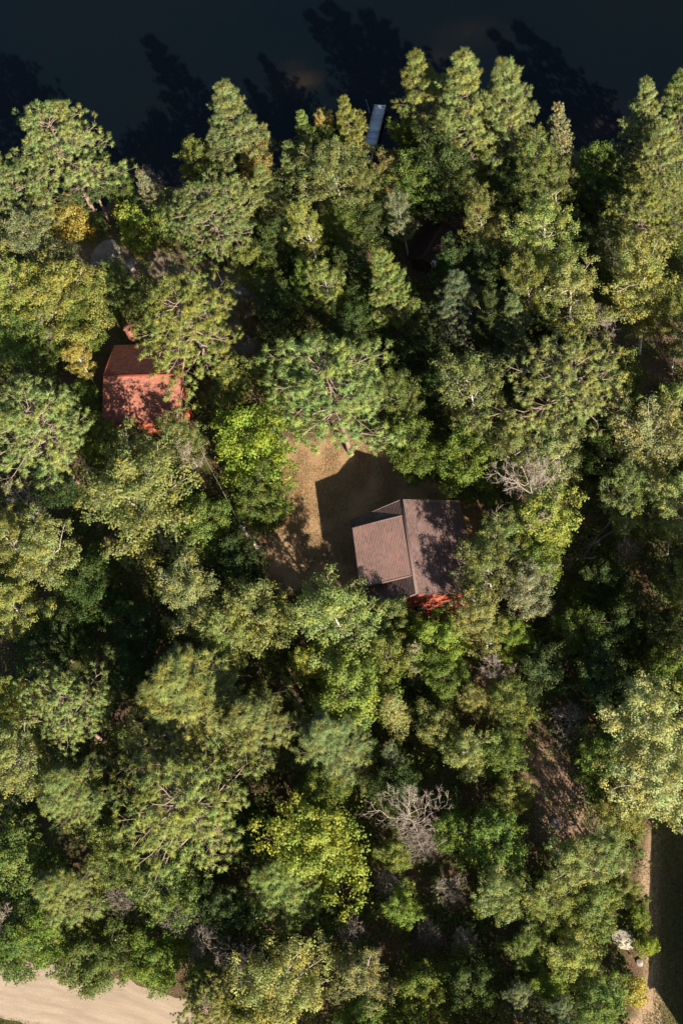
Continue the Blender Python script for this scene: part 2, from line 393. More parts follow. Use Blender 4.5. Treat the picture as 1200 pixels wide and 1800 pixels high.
l.new(vm.outputs[0], b.inputs['Base Color']); b.inputs['Roughness'].default_value = 0.95
bp = n.new('ShaderNodeBump'); bp.inputs['Strength'].default_value = 0.5; bp.inputs['Distance'].default_value = 0.03
l.new(ta.outputs[0], bp.inputs['Height']); l.new(bp.outputs[0], b.inputs['Normal'])
seg = np.hypot(*np.diff(ROAD_C, axis=0).T); cum = np.concatenate([[0], np.cumsum(seg)])
S = np.arange(0, cum[-1], 0.5); RX = np.interp(S, cum, ROAD_C[:, 0]); RY = np.interp(S, cum, ROAD_C[:, 1])
k = np.ones(9) / 9; RXs = np.convolve(np.pad(RX, 4, 'edge'), k, 'valid'); RYs = np.convolve(np.pad(RY, 4, 'edge'), k, 'valid')
tx, ty = np.gradient(RXs), np.gradient(RYs); tl = np.hypot(tx, ty); nxr, nyr = -ty / tl, tx / tl
ac = np.linspace(-1, 1, 15); RV = []; acr = []; alg = []
for i in range(len(S)):
    wl_ = 2.45 + 0.5 * hnoise(S[i], 0, 1.1, 21); wr_ = 2.15 + 0.6 * hnoise(S[i], 5, 1.1, 22)
    for a_ in ac:
        w_ = a_ * (wl_ if a_ > 0 else wr_); xx, yy = RXs[i] + nxr[i] * w_, RYs[i] + nyr[i] * w_
        RV.append((xx, yy, float(ground_z(np.array([xx]), np.array([yy]))[0]) + 0.05 - 0.05 * abs(a_) ** 6 + 0.02)); acr.append(a_ * 0.5 + .5); alg.append(S[i])
ki = len(ac); idx = np.arange(len(RV)).reshape(-1, ki)
rme = mesh_from('gravel_road', RV, [np.stack([idx[:-1, :-1], idx[1:, :-1], idx[1:, 1:], idx[:-1, 1:]], -1).reshape(-1, 4)], [rm], smooth=True)
for k_, v_ in (('across', acr), ('along', alg)):
    a = rme.attributes.new(k_, 'FLOAT', 'POINT'); a.data.foreach_set('value', np.array(v_, np.float32))
tag(link('gravel_road', rme), kind='structure')


# ------------------------------------------------------------------ cabins
def shingles(name, quad, mat, parent, course=0.145, tab=0.32, lift=0.007, seed=1):
    """tabs laid in overlapping courses; quad = eave a, eave b, ridge b, ridge a"""
    q = np.array(quad, float); r = np.random.default_rng(seed)
    L = (np.linalg.norm(q[1] - q[0]) + np.linalg.norm(q[2] - q[3])) / 2; H = (np.linalg.norm(q[3] - q[0]) + np.linalg.norm(q[2] - q[1])) / 2
    nr = max(2, int(H / course)); nc = max(2, int(L / tab)); nrm = np.cross(q[1] - q[0], q[3] - q[0]); nrm /= np.linalg.norm(nrm)
    if nrm[2] < 0: nrm = -nrm
    P = lambda u, v: (q[0] * (1 - u) + q[1] * u) * (1 - v) + (q[3] * (1 - u) + q[2] * u) * v
    V = []; F = []; T = []; k = 0
    for i in range(nr):
        off = 0.5 * (i % 2) + r.uniform(-.05, .05); v0 = max(0, (i - 0.0) / nr); v1 = min(1, (i + 1.05) / nr)
        for j in range(-1, nc + 1):
            u0 = np.clip((j + off) / nc, 0, 1); u1 = np.clip((j + 1 + off) / nc - 0.012 / L, 0, 1)
            if u1 - u0 < 0.002: continue
            a, b_, c, d = P(u0, v0), P(u1, v0), P(u1, v1), P(u0, v1)
            h0 = lift + r.uniform(0, 0.004); h1 = 0.004
            V += [a + nrm * h0, b_ + nrm * h0, c + nrm * h1, d + nrm * h1, a - nrm * .005, b_ - nrm * .005]
            F += [[k, k + 1, k + 2, k + 3], [k + 4, k + 5, k + 1, k], [k + 4, k, k + 3, k + 3], ][:2]
            t = r.random(); T += [t, t]; k += 6
    o = link(name, mesh_from(name, V, [F], [mat], T), parent); o['kind'] = 'stuff'
    return o


def local(o, rz, p):
    """house frame: u along the ridge, v across, z"""
    ca, sa = math.cos(rz), math.sin(rz)
    return np.array([p[0] * ca - p[1] * sa, p[0] * sa + p[1] * ca, p[2]])


def clad(root_, u0, u1, v0, v1, z0, z1f, mat, name='siding_board', h=0.19, th=0.03):
    pass


# --- main cabin: origin under the ridge centre; +u along ridge to the lake side, +v to the west
RN, RS = at(705, 878, 6.5), at(732, 1043, 6.5)
mid = (RN + RS) / 2; rdir = (RN - RS)[:2]; ridge_len = np.hypot(*rdir); rz1 = math.atan2(rdir[1], rdir[0])
cab = root('wooden_cabin', (mid[0], mid[1], 0), rz1)
tag(cab, 'large red cabin with a brown shingle roof and a raised flat dormer beside the lawn', 'cabin')
HL = ridge_len / 2; HW = 5.25; ZP = 6.5; ZE = 3.95
slope = (ZP - ZE) / HW


def gable_house(par, HL, HW, ZP, ZE, wall_m, roof_m, trim_m, over=0.45, seed=1, skip=None, board=0.22):
    wl, ww = HL - over, HW - over; sl = (ZP - ZE) / HW; zt = ZP - sl * ww - 0.14
    # walls: core + lap siding boards
    mb = MB(); poly = [(-ww, 0), (ww, 0), (ww, zt), (0, ZP - 0.16), (-ww, zt)]
    mb.prism([(0, y, z - 0.3 if z == 0 else z) for y, z in poly], (-wl, 0, 0), (wl, 0, 0)); mb.build('wall', wall_m, par)
    # boards proud of the core
    nb = int((ZP - 0.3) / board)
    for s in (-1, 1):
        for i in range(nb):
            z = 0.1 + i * board; zt2 = z + board - 0.02
            hw = ww if zt2 < zt else max(0, (ZP - 0.2 - zt2) / sl)
            if hw < 0.15: break
            b_ = MB(); b_.box((s * (wl + 0.02), 0, z + board / 2 - .01), (0.05, 2 * hw, board - 0.03)); b_.build('siding_board', wall_m, par)
        for i in range(nb):
            z = 0.1 + i * board
            if z + board > zt: break
            b_ = MB(); b_.box((0, s * (ww + 0.02), z + board / 2 - .01), (2 * wl, 0.05, board - 0.03)); b_.build('siding_board', wall_m, par)
    # roof decks, shingles, ridge cap, fascia
    for s in (-1, 1):
        rf = MB(); rf.slab([(-HL, s * HW, ZE), (HL, s * HW, ZE), (HL, 0, ZP), (-HL, 0, ZP)], 0.12); r_ = rf.build('roof', trim_m, par)
        shingles('shingle', [(-HL, s * HW, ZE + .004), (HL, s * HW, ZE + .004), (HL, 0.0, ZP + .004), (-HL, 0.0, ZP + .004)], roof_m, r_, seed=seed + s)
        fb = MB(); fb.box((0, s * (HW + 0.015), ZE - 0.09), (2 * HL, 0.03, 0.17)); fb.build('fascia', trim_m, r_)
        for e in (-1, 1):
            rk = MB(); rk.slab([(e * (HL + .045), s * (HW + .03), ZE + .03 - sl * .03), (e * (HL - .03), s * (HW + .03), ZE + .03 - sl * .03), (e * (HL - .03), 0, ZP + .03), (e * (HL + .045), 0, ZP + .03)], 0.2)
            rk.build('rake_board', trim_m, r_)
    cp = MB(); cp.slab([(-HL - .04, .14, ZP + .045 - sl * .14), (HL + .04, .14, ZP + .045 - sl * .14), (HL + .04, 0, ZP + .05), (-HL - .04, 0, ZP + .05)], .02)
    cp.slab([(-HL - .04, -.14, ZP + .045 - sl * .14), (HL + .04, -.14, ZP + .045 - sl * .14), (HL + .04, 0, ZP + .05), (-HL - .04, 0, ZP + .05)], .02)
    cp.build('ridge_cap', trim_m, par)


def window(par, c, wdt, hgt, axis, s):
    f = MB(); d = (0.08, wdt + .16, hgt + .16) if axis == 'u' else (wdt + .16, 0.08, hgt + .16); f.box(c, d); fo = f.build('window', M['red_trim'], par)
    p = MB(); off = np.array((0.045 * s, 0, 0) if axis == 'u' else (0, 0.045 * s, 0)); d = (0.02, wdt, hgt) if axis == 'u' else (wdt, .02, hgt)
    p.box(np.array(c) + off, d); p.build('pane', M['glass'], fo)


gable_house(cab, HL, HW, ZP, ZE, M['red_siding'], M['brown_shingle'], M['brown_trim'], seed=3)
for vv in (-2.6, 0.2, 2.8): window(cab, (-(HL - .45) - .06, vv, 1.7), 1.1, 1.2, 'u', -1)
for vv in (-1.8, 2.0): window(cab, ((HL - .45) + .06, vv, 1.7), 1.3, 1.2, 'u', 1)
for uu in (-2.5, 1.8): window(cab, (uu, -(HW - .45) - .06, 2.0), 1.2, 1.2, 'v', -1)


# dormer, raised off the west slope: corners surveyed from the photograph
def to_loc(p):
    d = np.array(p[:2]) - mid[:2]; ca, sa = math.cos(rz1), math.sin(rz1)
    return np.array([d[0] * ca + d[1] * sa, -d[0] * sa + d[1] * ca, p[2]])


dNW = to_loc(at(619, 931, 5.75)); dNE = to_loc(at(707, 903, 6.35)); dSE = to_loc(at(721, 1009, 6.35)); dSW = to_loc(at(637, 1035, 5.75))
u1, u0 = (dNW[0] + dNE[0]) / 2, (dSW[0] + dSE[0]) / 2; vo, vi = max(dNW[1], dSW[1]), 0.10
print('DORMER', dNW, dNE, dSE, dSW, 'HW', HW)
zo, zi = 5.72, 6.42
dr = MB(); q = [(u0, vo, zo), (u1, vo, zo), (u1, vi, zi), (u0, vi, zi)]; dr.slab(q, 0.14); do = dr.build('dormer_roof', M['brown_trim'], cab)
shingles('shingle', [(u0, vo, zo + .004), (u1, vo, zo + .004), (u1, vi, zi + .004), (u0, vi, zi + .004)], M['patch_shingle'], do, seed=9)
for e, uu in ((1, u1), (-1, u0)):
    rk = MB(); rk.slab([(uu + .05 * e, vo, zo + .035), (uu - .05 * e, vo, zo + .035), (uu - .05 * e, vi, zi + .035), (uu + .05 * e, vi, zi + .035)], .22); rk.build('rake_board', M['brown_trim'], do)
fb = MB(); fb.box(((u0 + u1) / 2, vo + .02, zo - .09), (u1 - u0, .035, .18)); fb.build('fascia', M['brown_trim'], do)
dw = MB(); wv_ = vo - 0.4; zr = lambda v: ZP - slope * v
poly = [(0.12, zr(.12) - .12), (wv_, max(3.0, zr(wv_) - .3)), (wv_, zo - .14 + (zi - zo) * .4 / (vo - vi)), (0.12, zi - .15)]
dw.prism([(0, v, z) for v, z in poly], (u0 + .3, 0, 0), (u1 - .3, 0, 0)); dwo = dw.build('dormer_wall', M['red_siding'], cab)
window(dwo, ((u0 + u1) / 2, wv_ + .05, 4.85), 1.6, .8, 'v', 1)

# --- small red cabin, ridge running east-west
rc = root('small_cabin', (-20.5, 12.95, 0), 0)
tag(rc, 'small cabin with a bright red shingle roof half hidden under the big red pine', 'cabin')
gable_house(rc, 4.05, 4.55, 4.8, 3.2, M['red_siding'], M['red_shingle'], M['red_trim'], seed=13)
for vv in (-1.8, 1.8): window(rc, (3.66, vv, 1.7), 1.0, 1.1, 'u', 1)
window(rc, (-1.5, -4.16, 1.6), 1.2, 1.1, 'v', -1); window(rc, (1.6, -4.16, 1.6), 1.2, 1.1, 'v', -1)
pc = MB(); pc.box((4.35, -3.3, 2.35), (0.75, 1.5, .06)); pc.box((4.65, -3.9, 1.15), (.1, .1, 2.3)); pc.box((4.65, -2.7, 1.15), (.1, .1, 2.3)); pc.build('porch_roof', M['red_siding'], rc)
ch = MB(); cx_, cy_ = at(237, 606, 2.0)[:2]
ch.box((cx_ + 20.5, cy_ - 12.95 + .35, 2.4), (.6, .6, 4.8)); cho = ch.build('chimney', M['brick'], rc)
ct = MB(); ct.box((cx_ + 20.5, cy_ - 12.95 + .35, 4.85), (.75, .75, .12)); ct.build('chimney_cap', M['brick'], cho)

# --- dark shed between the trees near the dock
sp_ = at(762, 428, 2.5)
sd = root('dark_shed', (sp_[0], sp_[1], 0), math.radians(66))
tag(sd, 'shaded dark red roofed shed with a white vent among the trees below the shoreline', 'shed')
gable_house(sd, 2.45, 1.95, 3.2, 2.2, M['dark_red'], M['dark_shingle'], M['dark_red'], over=.3, seed=23)
vp = MB(); lp = at(762, 464, 3.0) - np.array([sp_[0], sp_[1], 0]); ca, sa = math.cos(math.radians(66)), math.sin(math.radians(66))
lpu, lpv = lp[0] * ca + lp[1] * sa, -lp[0] * sa + lp[1] * ca
zb = 3.2 - abs(lpv) * 1.0 / 1.95
vp.box((lpu, lpv, zb + .30), (.34, .34, .8)); vo_ = vp.build('vent', M['white_metal'], sd)
vc = MB(); vc.box((lpu, lpv, zb + .73), (.5, .42, .05)); vc.build('vent_cap', M['white_metal'], vo_)

# --- barn standing just past the right edge; its wall throws the straight edged shadow over the grass strip
b0 = at(1224, 1848, 0); b1 = at(1230, 1500, 0)
bl = np.hypot(*(b1 - b0)[:2]); brz = math.atan2((b1 - b0)[1], (b1 - b0)[0])
BW = 9.0; bmid = (b0 + b1) / 2; nrm2 = np.array([math.sin(brz), -math.cos(brz)])
bc = bmid[:2] + nrm2 * BW / 2
barn = root('metal_barn', (bc[0], bc[1], 0), brz); tag(barn, 'long grey metal sided barn beside the grass strip', 'barn')
gable_house(barn, bl / 2 + 0.3, BW / 2 + 0.3, 5.2, 4.0, M['barn_metal'], M['barn_metal'], M['barn_metal'], over=0.3, seed=31, board=.6)

# ------------------------------------------------------------------ dock
p0, p1, pw = at(668, 184.5, -0.2), at(649, 262, -0.2), 1.25
dv = (p1 - p0)[:2]; dl = np.hypot(*dv) + 4.5; drz = math.atan2(dv[1], dv[0])
dock = root('dock', (p0[0], p0[1], -0.2), drz); tag(dock, 'narrow grey plank dock reaching into the dark lake', 'dock')
dm = bpy.data.materials.new('dock_wood'); dm.use_nodes = True; n, l = nt(dm); b = n['Principled BSDF']
oi = n.new('ShaderNodeObjectInfo'); tc = n.new('ShaderNodeTexCoord'); t = noise(n, l, 6, 4, 0.6, tc.outputs['Object'])
r = ramp(n, [(0.0, (0.46, 0.48, 0.52)), (1.0, (0.68, 0.70, 0.75))]); l.new(oi.outputs['Random'], r.inputs[0])
r2 = ramp(n, [(0.3, (0.8,) * 3), (0.7, (1.1,) * 3)]); l.new(t.outputs[0], r2.inputs[0]); v = n.new('ShaderNodeVectorMath'); v.operation = 'MULTIPLY'
l.new(r.outputs[0], v.inputs[0]); l.new(r2.outputs[0], v.inputs[1]); l.new(v.outputs[0], b.inputs['Base Color']); b.inputs['Roughness'].default_value = .8
M['dock'] = dm
pl = MB(); pl.box((0, 0, 0), (.135, pw, .035)); plo = pl.build('plank', dm, dock); plo.location = (0.07, 0, 0)
for i in range(1, int(dl / .15)):
    o = plo.copy(); C.objects.link(o); o.parent = dock; o.location = (0.07 + i * .15 + random.uniform(-.004, .004), random.uniform(-.012, .012), random.uniform(-.004, .004)); o.rotation_euler.z = random.uniform(-.006, .006)
for s in (-1, 1):
    fr = MB(); fr.box((dl / 2, s * (pw / 2 + .03), -.03), (dl, .05, .16)); fr.build('side_beam', M['white_metal'] if 0 else M['grey_twig'], dock)
for x_ in np.arange(.2, dl - 4, 1.75):
    cb = MB(); cb.box((x_, 0, .035), (.05, pw + .1, .03)); cb.build('cross_strap', M['pole_wood'], dock)
    for s in (-1, 1):
        pt = MB(); pt.tube([(x_, s * (pw / 2 + .1), -2.2), (x_, s * (pw / 2 + .1), .28)], .035); pt.build('post', M['grey_twig'], dock)
mp_ = at(647, 190, -.2); mo = root('mooring_pole', (mp_[0], mp_[1], -2.5)); tag(mo, 'thin slanted metal pole sticking out of the water left of the dock', 'pole')
t_ = MB(); t_.tube([(0.35, -.6, 0), (0.05, -0.1, 2.2), (-.12, .25, 3.3)], .035); t_.build('shaft', M['barn_metal'], mo)
t_ = MB(); t_.tube([(-.12, .25, 3.3), (-.13, .27, 3.36)], .055); t_.build('cap', M['barn_metal'], mo)

# utility pole and its service wire
pb = at(457, 968, 0); up_ = root('utility_pole', (pb[0], pb[1], 0)); tag(up_, 'pale leaning wooden pole among the maples left of the lawn', 'pole')
ptop = at(424, 925, 5.6) - np.array([pb[0], pb[1], 0])
t_ = MB(); t_.tube([(0, 0, -.4), ptop * .5, ptop], [.19, .17, .14], 10); t_.build('shaft', M['pole_wood'], up_, True)
t_ = MB(); t_.tube([ptop + (-.3, 0, -.25), ptop + (.3, 0, -.25)], .05); t_.build('bracket', M['barn_metal'], up_)
wa = ptop + np.array([pb[0], pb[1], 0]); wb = np.array([-16.4, 9.4, 3.4])
wr = MB(); ts = np.linspace(0, 1, 14); wr.tube([wa + (wb - wa) * q_ - np.array([0, 0, 1.0]) * 4 * .45 * q_ * (1 - q_) for q_ in ts], .032, 5)
wo = wr.build('service_wire', M['wire']); tag(wo, 'thin wire strung from the leaning pole to the small red roofed cabin', 'wire')


# ------------------------------------------------------------------ trees
def unit(v): return v / (np.linalg.norm(v, axis=-1, keepdims=True) + 1e-9)


def seg_mesh(P0, P1, R0, R1, sides):
    P0, P1 = np.asarray(P0, float), np.asarray(P1, float); R0 = np.asarray(R0, float); R1 = np.asarray(R1, float)
    d = unit(P1 - P0); h = np.where(np.abs(d[:, 2:3]) < 0.9, np.array([[0, 0, 1.0]]), np.array([[1.0, 0, 0]]))
    a = unit(np.cross(d, h)); b_ = np.cross(d, a); t = np.linspace(0, 2 * math.pi, sides, endpoint=False)
    ring = np.cos(t)[None, :, None] * a[:, None, :] + np.sin(t)[None, :, None] * b_[:, None, :]
    A = P0[:, None] + ring * R0[:, None, None]; B = P1[:, None] + ring * R1[:, None, None]
    V = np.concatenate([A, B], 1).reshape(-1, 3); base = np.arange(len(P0))[:, None, None] * 2 * sides
    j = np.arange(sides); F = np.stack([j, (j + 1) % sides, sides + (j + 1) % sides, sides + j], 1)[None] + base
    return V, F.reshape(-1, 4)


def join(parts):
    V = []; F = []; n_ = 0
    for v, f in parts: V.append(v); F.append(f + n_); n_ += len(v)
    return np.concatenate(V), np.concatenate(F)


def gen_tree(kind, seed):
    """returns dict of meshes trunk / limbs / crown plus nominal H, R"""
    r = np.random.default_rng(seed)
    P = dict(
        red=dict(H=17, R=4.6, u0=.50, n=54, nsec=7, nter=2, env='dome', tuft=('needle', 42, .37, .035, .10), rise=.10, bark='pine_bark', limb='pine_limb', tr=.22, flat=.55),
        white=dict(H=20, R=4.0, u0=.16, n=55, nsec=12, nter=2, env='cone', tuft=('needle', 32, .44, .029, .10), rise=.10, bark='dark_bark', limb='dark_bark', tr=.24, flat=.25),
        spruce=dict(H=12, R=1.9, u0=.08, n=80, nsec=6, nter=2, env='spire', tuft=('needle', 14, .24, .045, .10), rise=-.08, bark='dark_bark', limb='dark_bark', tr=.13, flat=.2),
        birch=dict(H=15, R=3.6, u0=.38, n=34, nsec=6, nter=3, env='egg', tuft=('leaf', 20, .19, .14, .33), rise=.45, bark='birch_bark', limb='birch_limb', tr=.19, flat=.8),
        maple=dict(H=10, R=3.4, u0=.25, n=34, nsec=6, nter=3, env='egg', tuft=('leaf', 21, .205, .155, .34), rise=.35, bark='dark_bark', limb='dark_bark', tr=.14, flat=.7),
        shrub=dict(H=4, R=1.8, u0=.08, n=20, nsec=5, nter=3, env='egg', tuft=('leaf', 12, .19, .14, .32), rise=.4, bark='dark_bark', limb='dark_bark', tr=.05, flat=.7),
        bare=dict(H=11, R=3.3, u0=.35, n=15, nsec=7, nter=4, env='egg', tuft=None, rise=.5, bark='bleached_wood', limb='bleached_wood', tr=.09, flat=.9),
        brush=dict(H=5, R=1.9, u0=.10, n=24, nsec=6, nter=3, env='dome', tuft=None, rise=.1, bark='grey_twig', limb='grey_twig', tr=.07, flat=.5),
    )[kind]
    H, R, u0 = P['H'], P['R'], P['u0']
    # trunk with a slight sway
    k = 9; ts = np.linspace(0, 1, k); sway = np.cumsum(r.normal(0, .012 * H, (k, 2)), 0) * (ts[:, None] ** .7) * .35
    if kind in ('birch', 'bare'): sway = sway * 1.9
    tp = np.concatenate([sway - sway[0], (ts * H * (.97 if P['env'] != 'egg' else .85))[:, None]], 1); tp[0, 2] = -.3
    trad = P['tr'] * (1 - .86 * ts) + .012
    tm = MB(); tm.tube(tp, trad, 8)
    tr_me = mesh_from(kind + '_trunk', np.concatenate(tm.V), [np.concatenate(tm.F4)] + tm.FN, [M[P['bark']]], smooth=True)
    trunk_at = lambda z: np.array([np.interp(z, tp[:, 2], tp[:, 0]), np.interp(z, tp[:, 2], tp[:, 1]), z])
    lobe = r.uniform(0, 2 * math.pi, 5); la = r.uniform(.10, .42, 5)

    def env(u, az):
        u = min(max(u, 0), 1.0); w = 1 + sum(la[i] * math.sin((i + 1) * az + lobe[i] + 3 * u) for i in range(5)) * .55
        if P['env'] == 'dome': v = math.sqrt(max(0, 1 - (max(0, u - .18) / .86) ** 2.2)) * min(1, .62 + u * 2.2)
        elif P['env'] == 'cone': v = (1 - u) ** .85 * min(1, .66 + u * 1.8) * 1.42 + .03
        elif P['env'] == 'spire': v = (1 - u) ** .85 + .03
        else: v = math.sqrt(max(0.02, 1 - ((u - .42) / .60) ** 2))
        return max(.12, v * (1 + (w - 1) * (.5 if P['env'] in ('cone', 'spire') else 1))) * R
    S0, S1, Q0, Q1 = [], [], [], []; T0, T1, U0, U1 = [], [], [], []; tips = []; tdir = []
    ga = 2.39996; a0 = r.uniform(0, 6)
    for i in range(P['n']):
        if P['env'] in ('cone', 'spire'):
            wh = i // 5; nw = P['n'] // 5; u = (wh + .5) / nw + r.normal(0, .008); az = a0 + wh * 1.1 + (i % 5) * 2 * math.pi / 5 + r.normal(0, .22)
            Lm = env(u, az) * r.uniform(.60, 1.18) * (1 + .12 * math.sin(wh * 2.1 + a0))
        else:
            u = ((i + r.uniform(0, .8)) / P['n']) ** .85; az = a0 + i * ga + r.normal(0, .25); Lm = env(u, az) * (r.uniform(.48, 1.16) if P['env'] == 'egg' else r.uniform(.66, 1.10)); u = min(1.0, max(0, u + r.normal(0, .045 if P['env'] == 'egg' else .01)))
        ztip = H * (u0 + (1 - u0) * u); rise = P['rise'] * Lm * r.uniform(.7, 1.3)
        if P['env'] in ('egg',): rise += .10 * H * (1 - u) * .5
        zb = max(H * u0 * .7, ztip - rise - (.02 * H)); zb = min(zb, H * (.93 if P['env'] != 'egg' else .82))
        p0 = trunk_at(zb); tip = np.array([p0[0] * .6 + math.cos(az) * Lm, p0[1] * .6 + math.sin(az) * Lm, ztip])
        if kind in ('birch', 'bare', 'maple') and u > .8: tip[2] = min(tip[2], H * 1.0)
        ns = 5; s = np.linspace(0, 1, ns); sag = (s ** (1.6 if P['rise'] > 0 else .8))
        path = p0[None] + (tip - p0)[None] * s[:, None]; path[:, 2] = p0[2] + (tip[2] - p0[2]) * sag
        path[1:-1] += r.normal(0, .045 * Lm, (ns - 2, 3)) * (1.0 if kind != 'white' else .6)
        rad = (P['tr'] * (.27 if kind in ('red', 'white') else .36) * (1 - .5 * u)) * (1 - .82 * s) * min(1, Lm / R + .35) + .012
        for j in range(ns - 1): S0.append(path[j]); S1.append(path[j + 1]); Q0.append(rad[j]); Q1.append(rad[j + 1])
        ldir = unit((tip - p0)[None])[0]; side = unit(np.cross(ldir, [0, 0, 1.0])[None])[0]; upv = np.cross(side, ldir)
        for j in range(P['nsec']):
            t = .28 + .72 * (j + r.uniform(.1, .9)) / P['nsec'] if P['env'] not in ('cone', 'spire') else .18 + .82 * (j + r.uniform(.1, .9)) / P['nsec']
            pj = np.array([np.interp(t, s, path[:, c]) for c in range(3)]); sg = 1 if (j % 2) else -1
            ang = r.uniform(.55, 1.15); fl = P['flat']
            d = ldir * math.cos(ang) + side * sg * math.sin(ang) + upv * r.uniform(-.35 * fl, .8 * fl); d = unit(d[None])[0]
            ls = Lm * r.uniform(.24, .42) * (1.12 - .55 * t) + .15
            if P['env'] == 'dome': ls = min(ls, 1.5)
            if kind == 'white': ls *= .72
            q = pj + d * ls; S0.append(pj); S1.append(pj + d * ls * .55 + r.normal(0, .03, 3)); rr = max(.012, np.interp(t, s, rad) * .5); Q0.append(rr); Q1.append(rr * .6)
            T0.append(S1[-1]); T1.append(q); U0.append(rr * .6); U1.append(.009)
            tips.append(q); tdir.append(d)
            for m_ in range(P['nter']):
                tt = r.uniform(.3, 1.0); pm = pj + d * ls * tt; d2 = unit((d * .7 + r.normal(0, .55, 3) + np.array([0, 0, .22 * fl]))[None])[0]
                if P['env'] in ('cone', 'spire'): d2[2] = d2[2] * .35 + .05
                lt = r.uniform(.22, .5) * (1 if P['H'] > 6 else .7) * (1.25 if P['tuft'] is None else 1)
                T0.append(pm); T1.append(pm + d2 * lt); U0.append(.012); U1.append(.006)
                tips.append(pm + d2 * lt); tdir.append(d2)
                if P['tuft'] is None:
                    for _ in range(3):
                        d3 = unit((d2 + r.normal(0, .6, 3))[None])[0]; pa = pm + d2 * lt * r.uniform(.3, 1); T0.append(pa); T1.append(pa + d3 * lt * .8); U0.append(.011); U1.append(.005)
        tips.append(tip); tdir.append(ldir)
    tips = np.array(tips); tdir = np.array(tdir)
    limb = join([seg_mesh(S0, S1, Q0, Q1, 5), seg_mesh(T0, T1, U0, U1, 3)])
    out = dict(H=H, R=R, trunk=tr_me, limbs=mesh_from(kind + '_limbs', limb[0], [limb[1]], [M[P['limb']]], smooth=True), crown=None)
    if P['tuft']:
        tk, B, L, W, rad = P['tuft']; N = len(tips); out['ntips'] = N
        c = tips[:, None] + (r.normal(0, 1, (N, B, 3)) * np.array([1, 1, .55 if tk == 'leaf' else .8]) * rad * .62)
        tt = r.random((N, 1)) * .55 + r.random((N, B)) * .45
        if tk == 'needle':
            d = unit(tdir[:, None] * (1.1 if kind == 'white' else .45) + r.normal(0, .75, (N, B, 3)) + np.array([0, 0, .35])); c = tips[:, None] + r.normal(0, rad * .35, (N, B, 3)) - d * 0.02
            sd_ = unit(np.cross(d, r.normal(0, 1, (N, B, 3)))); Lr = L * r.uniform(.7, 1.15, (N, B, 1)); Wr = W * r.uniform(.8, 1.3, (N, B, 1))
            V = np.stack([c - sd_ * Wr, c + sd_ * Wr, c + d * Lr], 2); fn = unit(np.cross(sd_, d)); k_ = 3
        else:
            nrm_ = unit(r.normal(0, .62, (N, B, 3)) + np.array([0, 0, .9])); d = unit(np.cross(nrm_, r.normal(0, 1, (N, B, 3)))); s_ = np.cross(nrm_, d)
            Lr = L * r.uniform(.65, 1.2, (N, B, 1)); Wr = W * r.uniform(.7, 1.15, (N, B, 1)) * .5
            V = np.stack([c - d * Lr / 2, c + s_ * Wr, c + d * Lr / 2, c - s_ * Wr], 2); fn = unit(np.cross(s_ + d, s_ - d) * 1.0); k_ = 4
            fn = unit(np.cross(V[:, :, 1] - V[:, :, 0], V[:, :, 3] - V[:, :, 0]))
        # leaves of one spray share a rounded shading normal, as a real spray of foliage lights up
        outw = unit(c + (d * .15 if tk == 'needle' else 0) - tips[:, None] + 1e-6)
        hub = np.array([0, 0, H * .45]); big = unit(tips - hub)[:, None]
        want = unit(outw * .75 + big * .35 + np.array([0, 0, .25]))
        flip = (fn * want).sum(-1, keepdims=True) < 0; fn = np.where(flip, -fn, fn)
        V = np.where(flip[..., None], V[:, :, ::-1], V).reshape(-1, 3)
        vn = unit(want * .8 + fn * .45); vn = np.repeat(vn[:, :, None], k_, 2).reshape(-1, 3); F = np.arange(N * B * k_).reshape(-1, k_)
        out['crown'] = mesh_from(kind + '_crown', V, [F], [M['needles' if tk == 'needle' else 'leaves']], tt.ravel(), vnorm=vn)
    return out


PROTO = {k: [gen_tree(k, 100 + 17 * i + j) for j in range(nv)] for i, (k, nv) in enumerate((('red', 5), ('white', 6), ('spruce', 3), ('birch', 6), ('maple', 7), ('shrub', 3), ('bare', 3), ('brush', 3)))}
NAME = dict(red=('red_pine', 'pine tree'), white=('white_pine', 'pine tree'), spruce=('spruce_tree', 'spruce tree'), birch=('birch_tree', 'birch tree'),
            maple=('maple_tree', 'maple tree'), shrub=('shrub', 'shrub'), bare=('bare_tree', 'bare tree'), brush=('dead_bush', 'dead bush'))
FRAC = dict(red=.77, white=.56, spruce=.5, birch=.68, maple=.62, shrub=.5, bare=.66, brush=.5)
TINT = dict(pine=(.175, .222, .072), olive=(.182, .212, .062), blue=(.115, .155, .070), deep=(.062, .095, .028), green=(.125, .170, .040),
            lime=(.205, .265, .048), bright=(.150, .205, .038), yellow=(.265, .285, .068), gold=(.37, .325, .085), pale=(.260, .292, .092),
            silver=(.225, .242, .095), grey=(.200, .215, .110), orange=(.24, .20, .075), cream=(.34, .35, .135), rust=(.20, .14, .075))
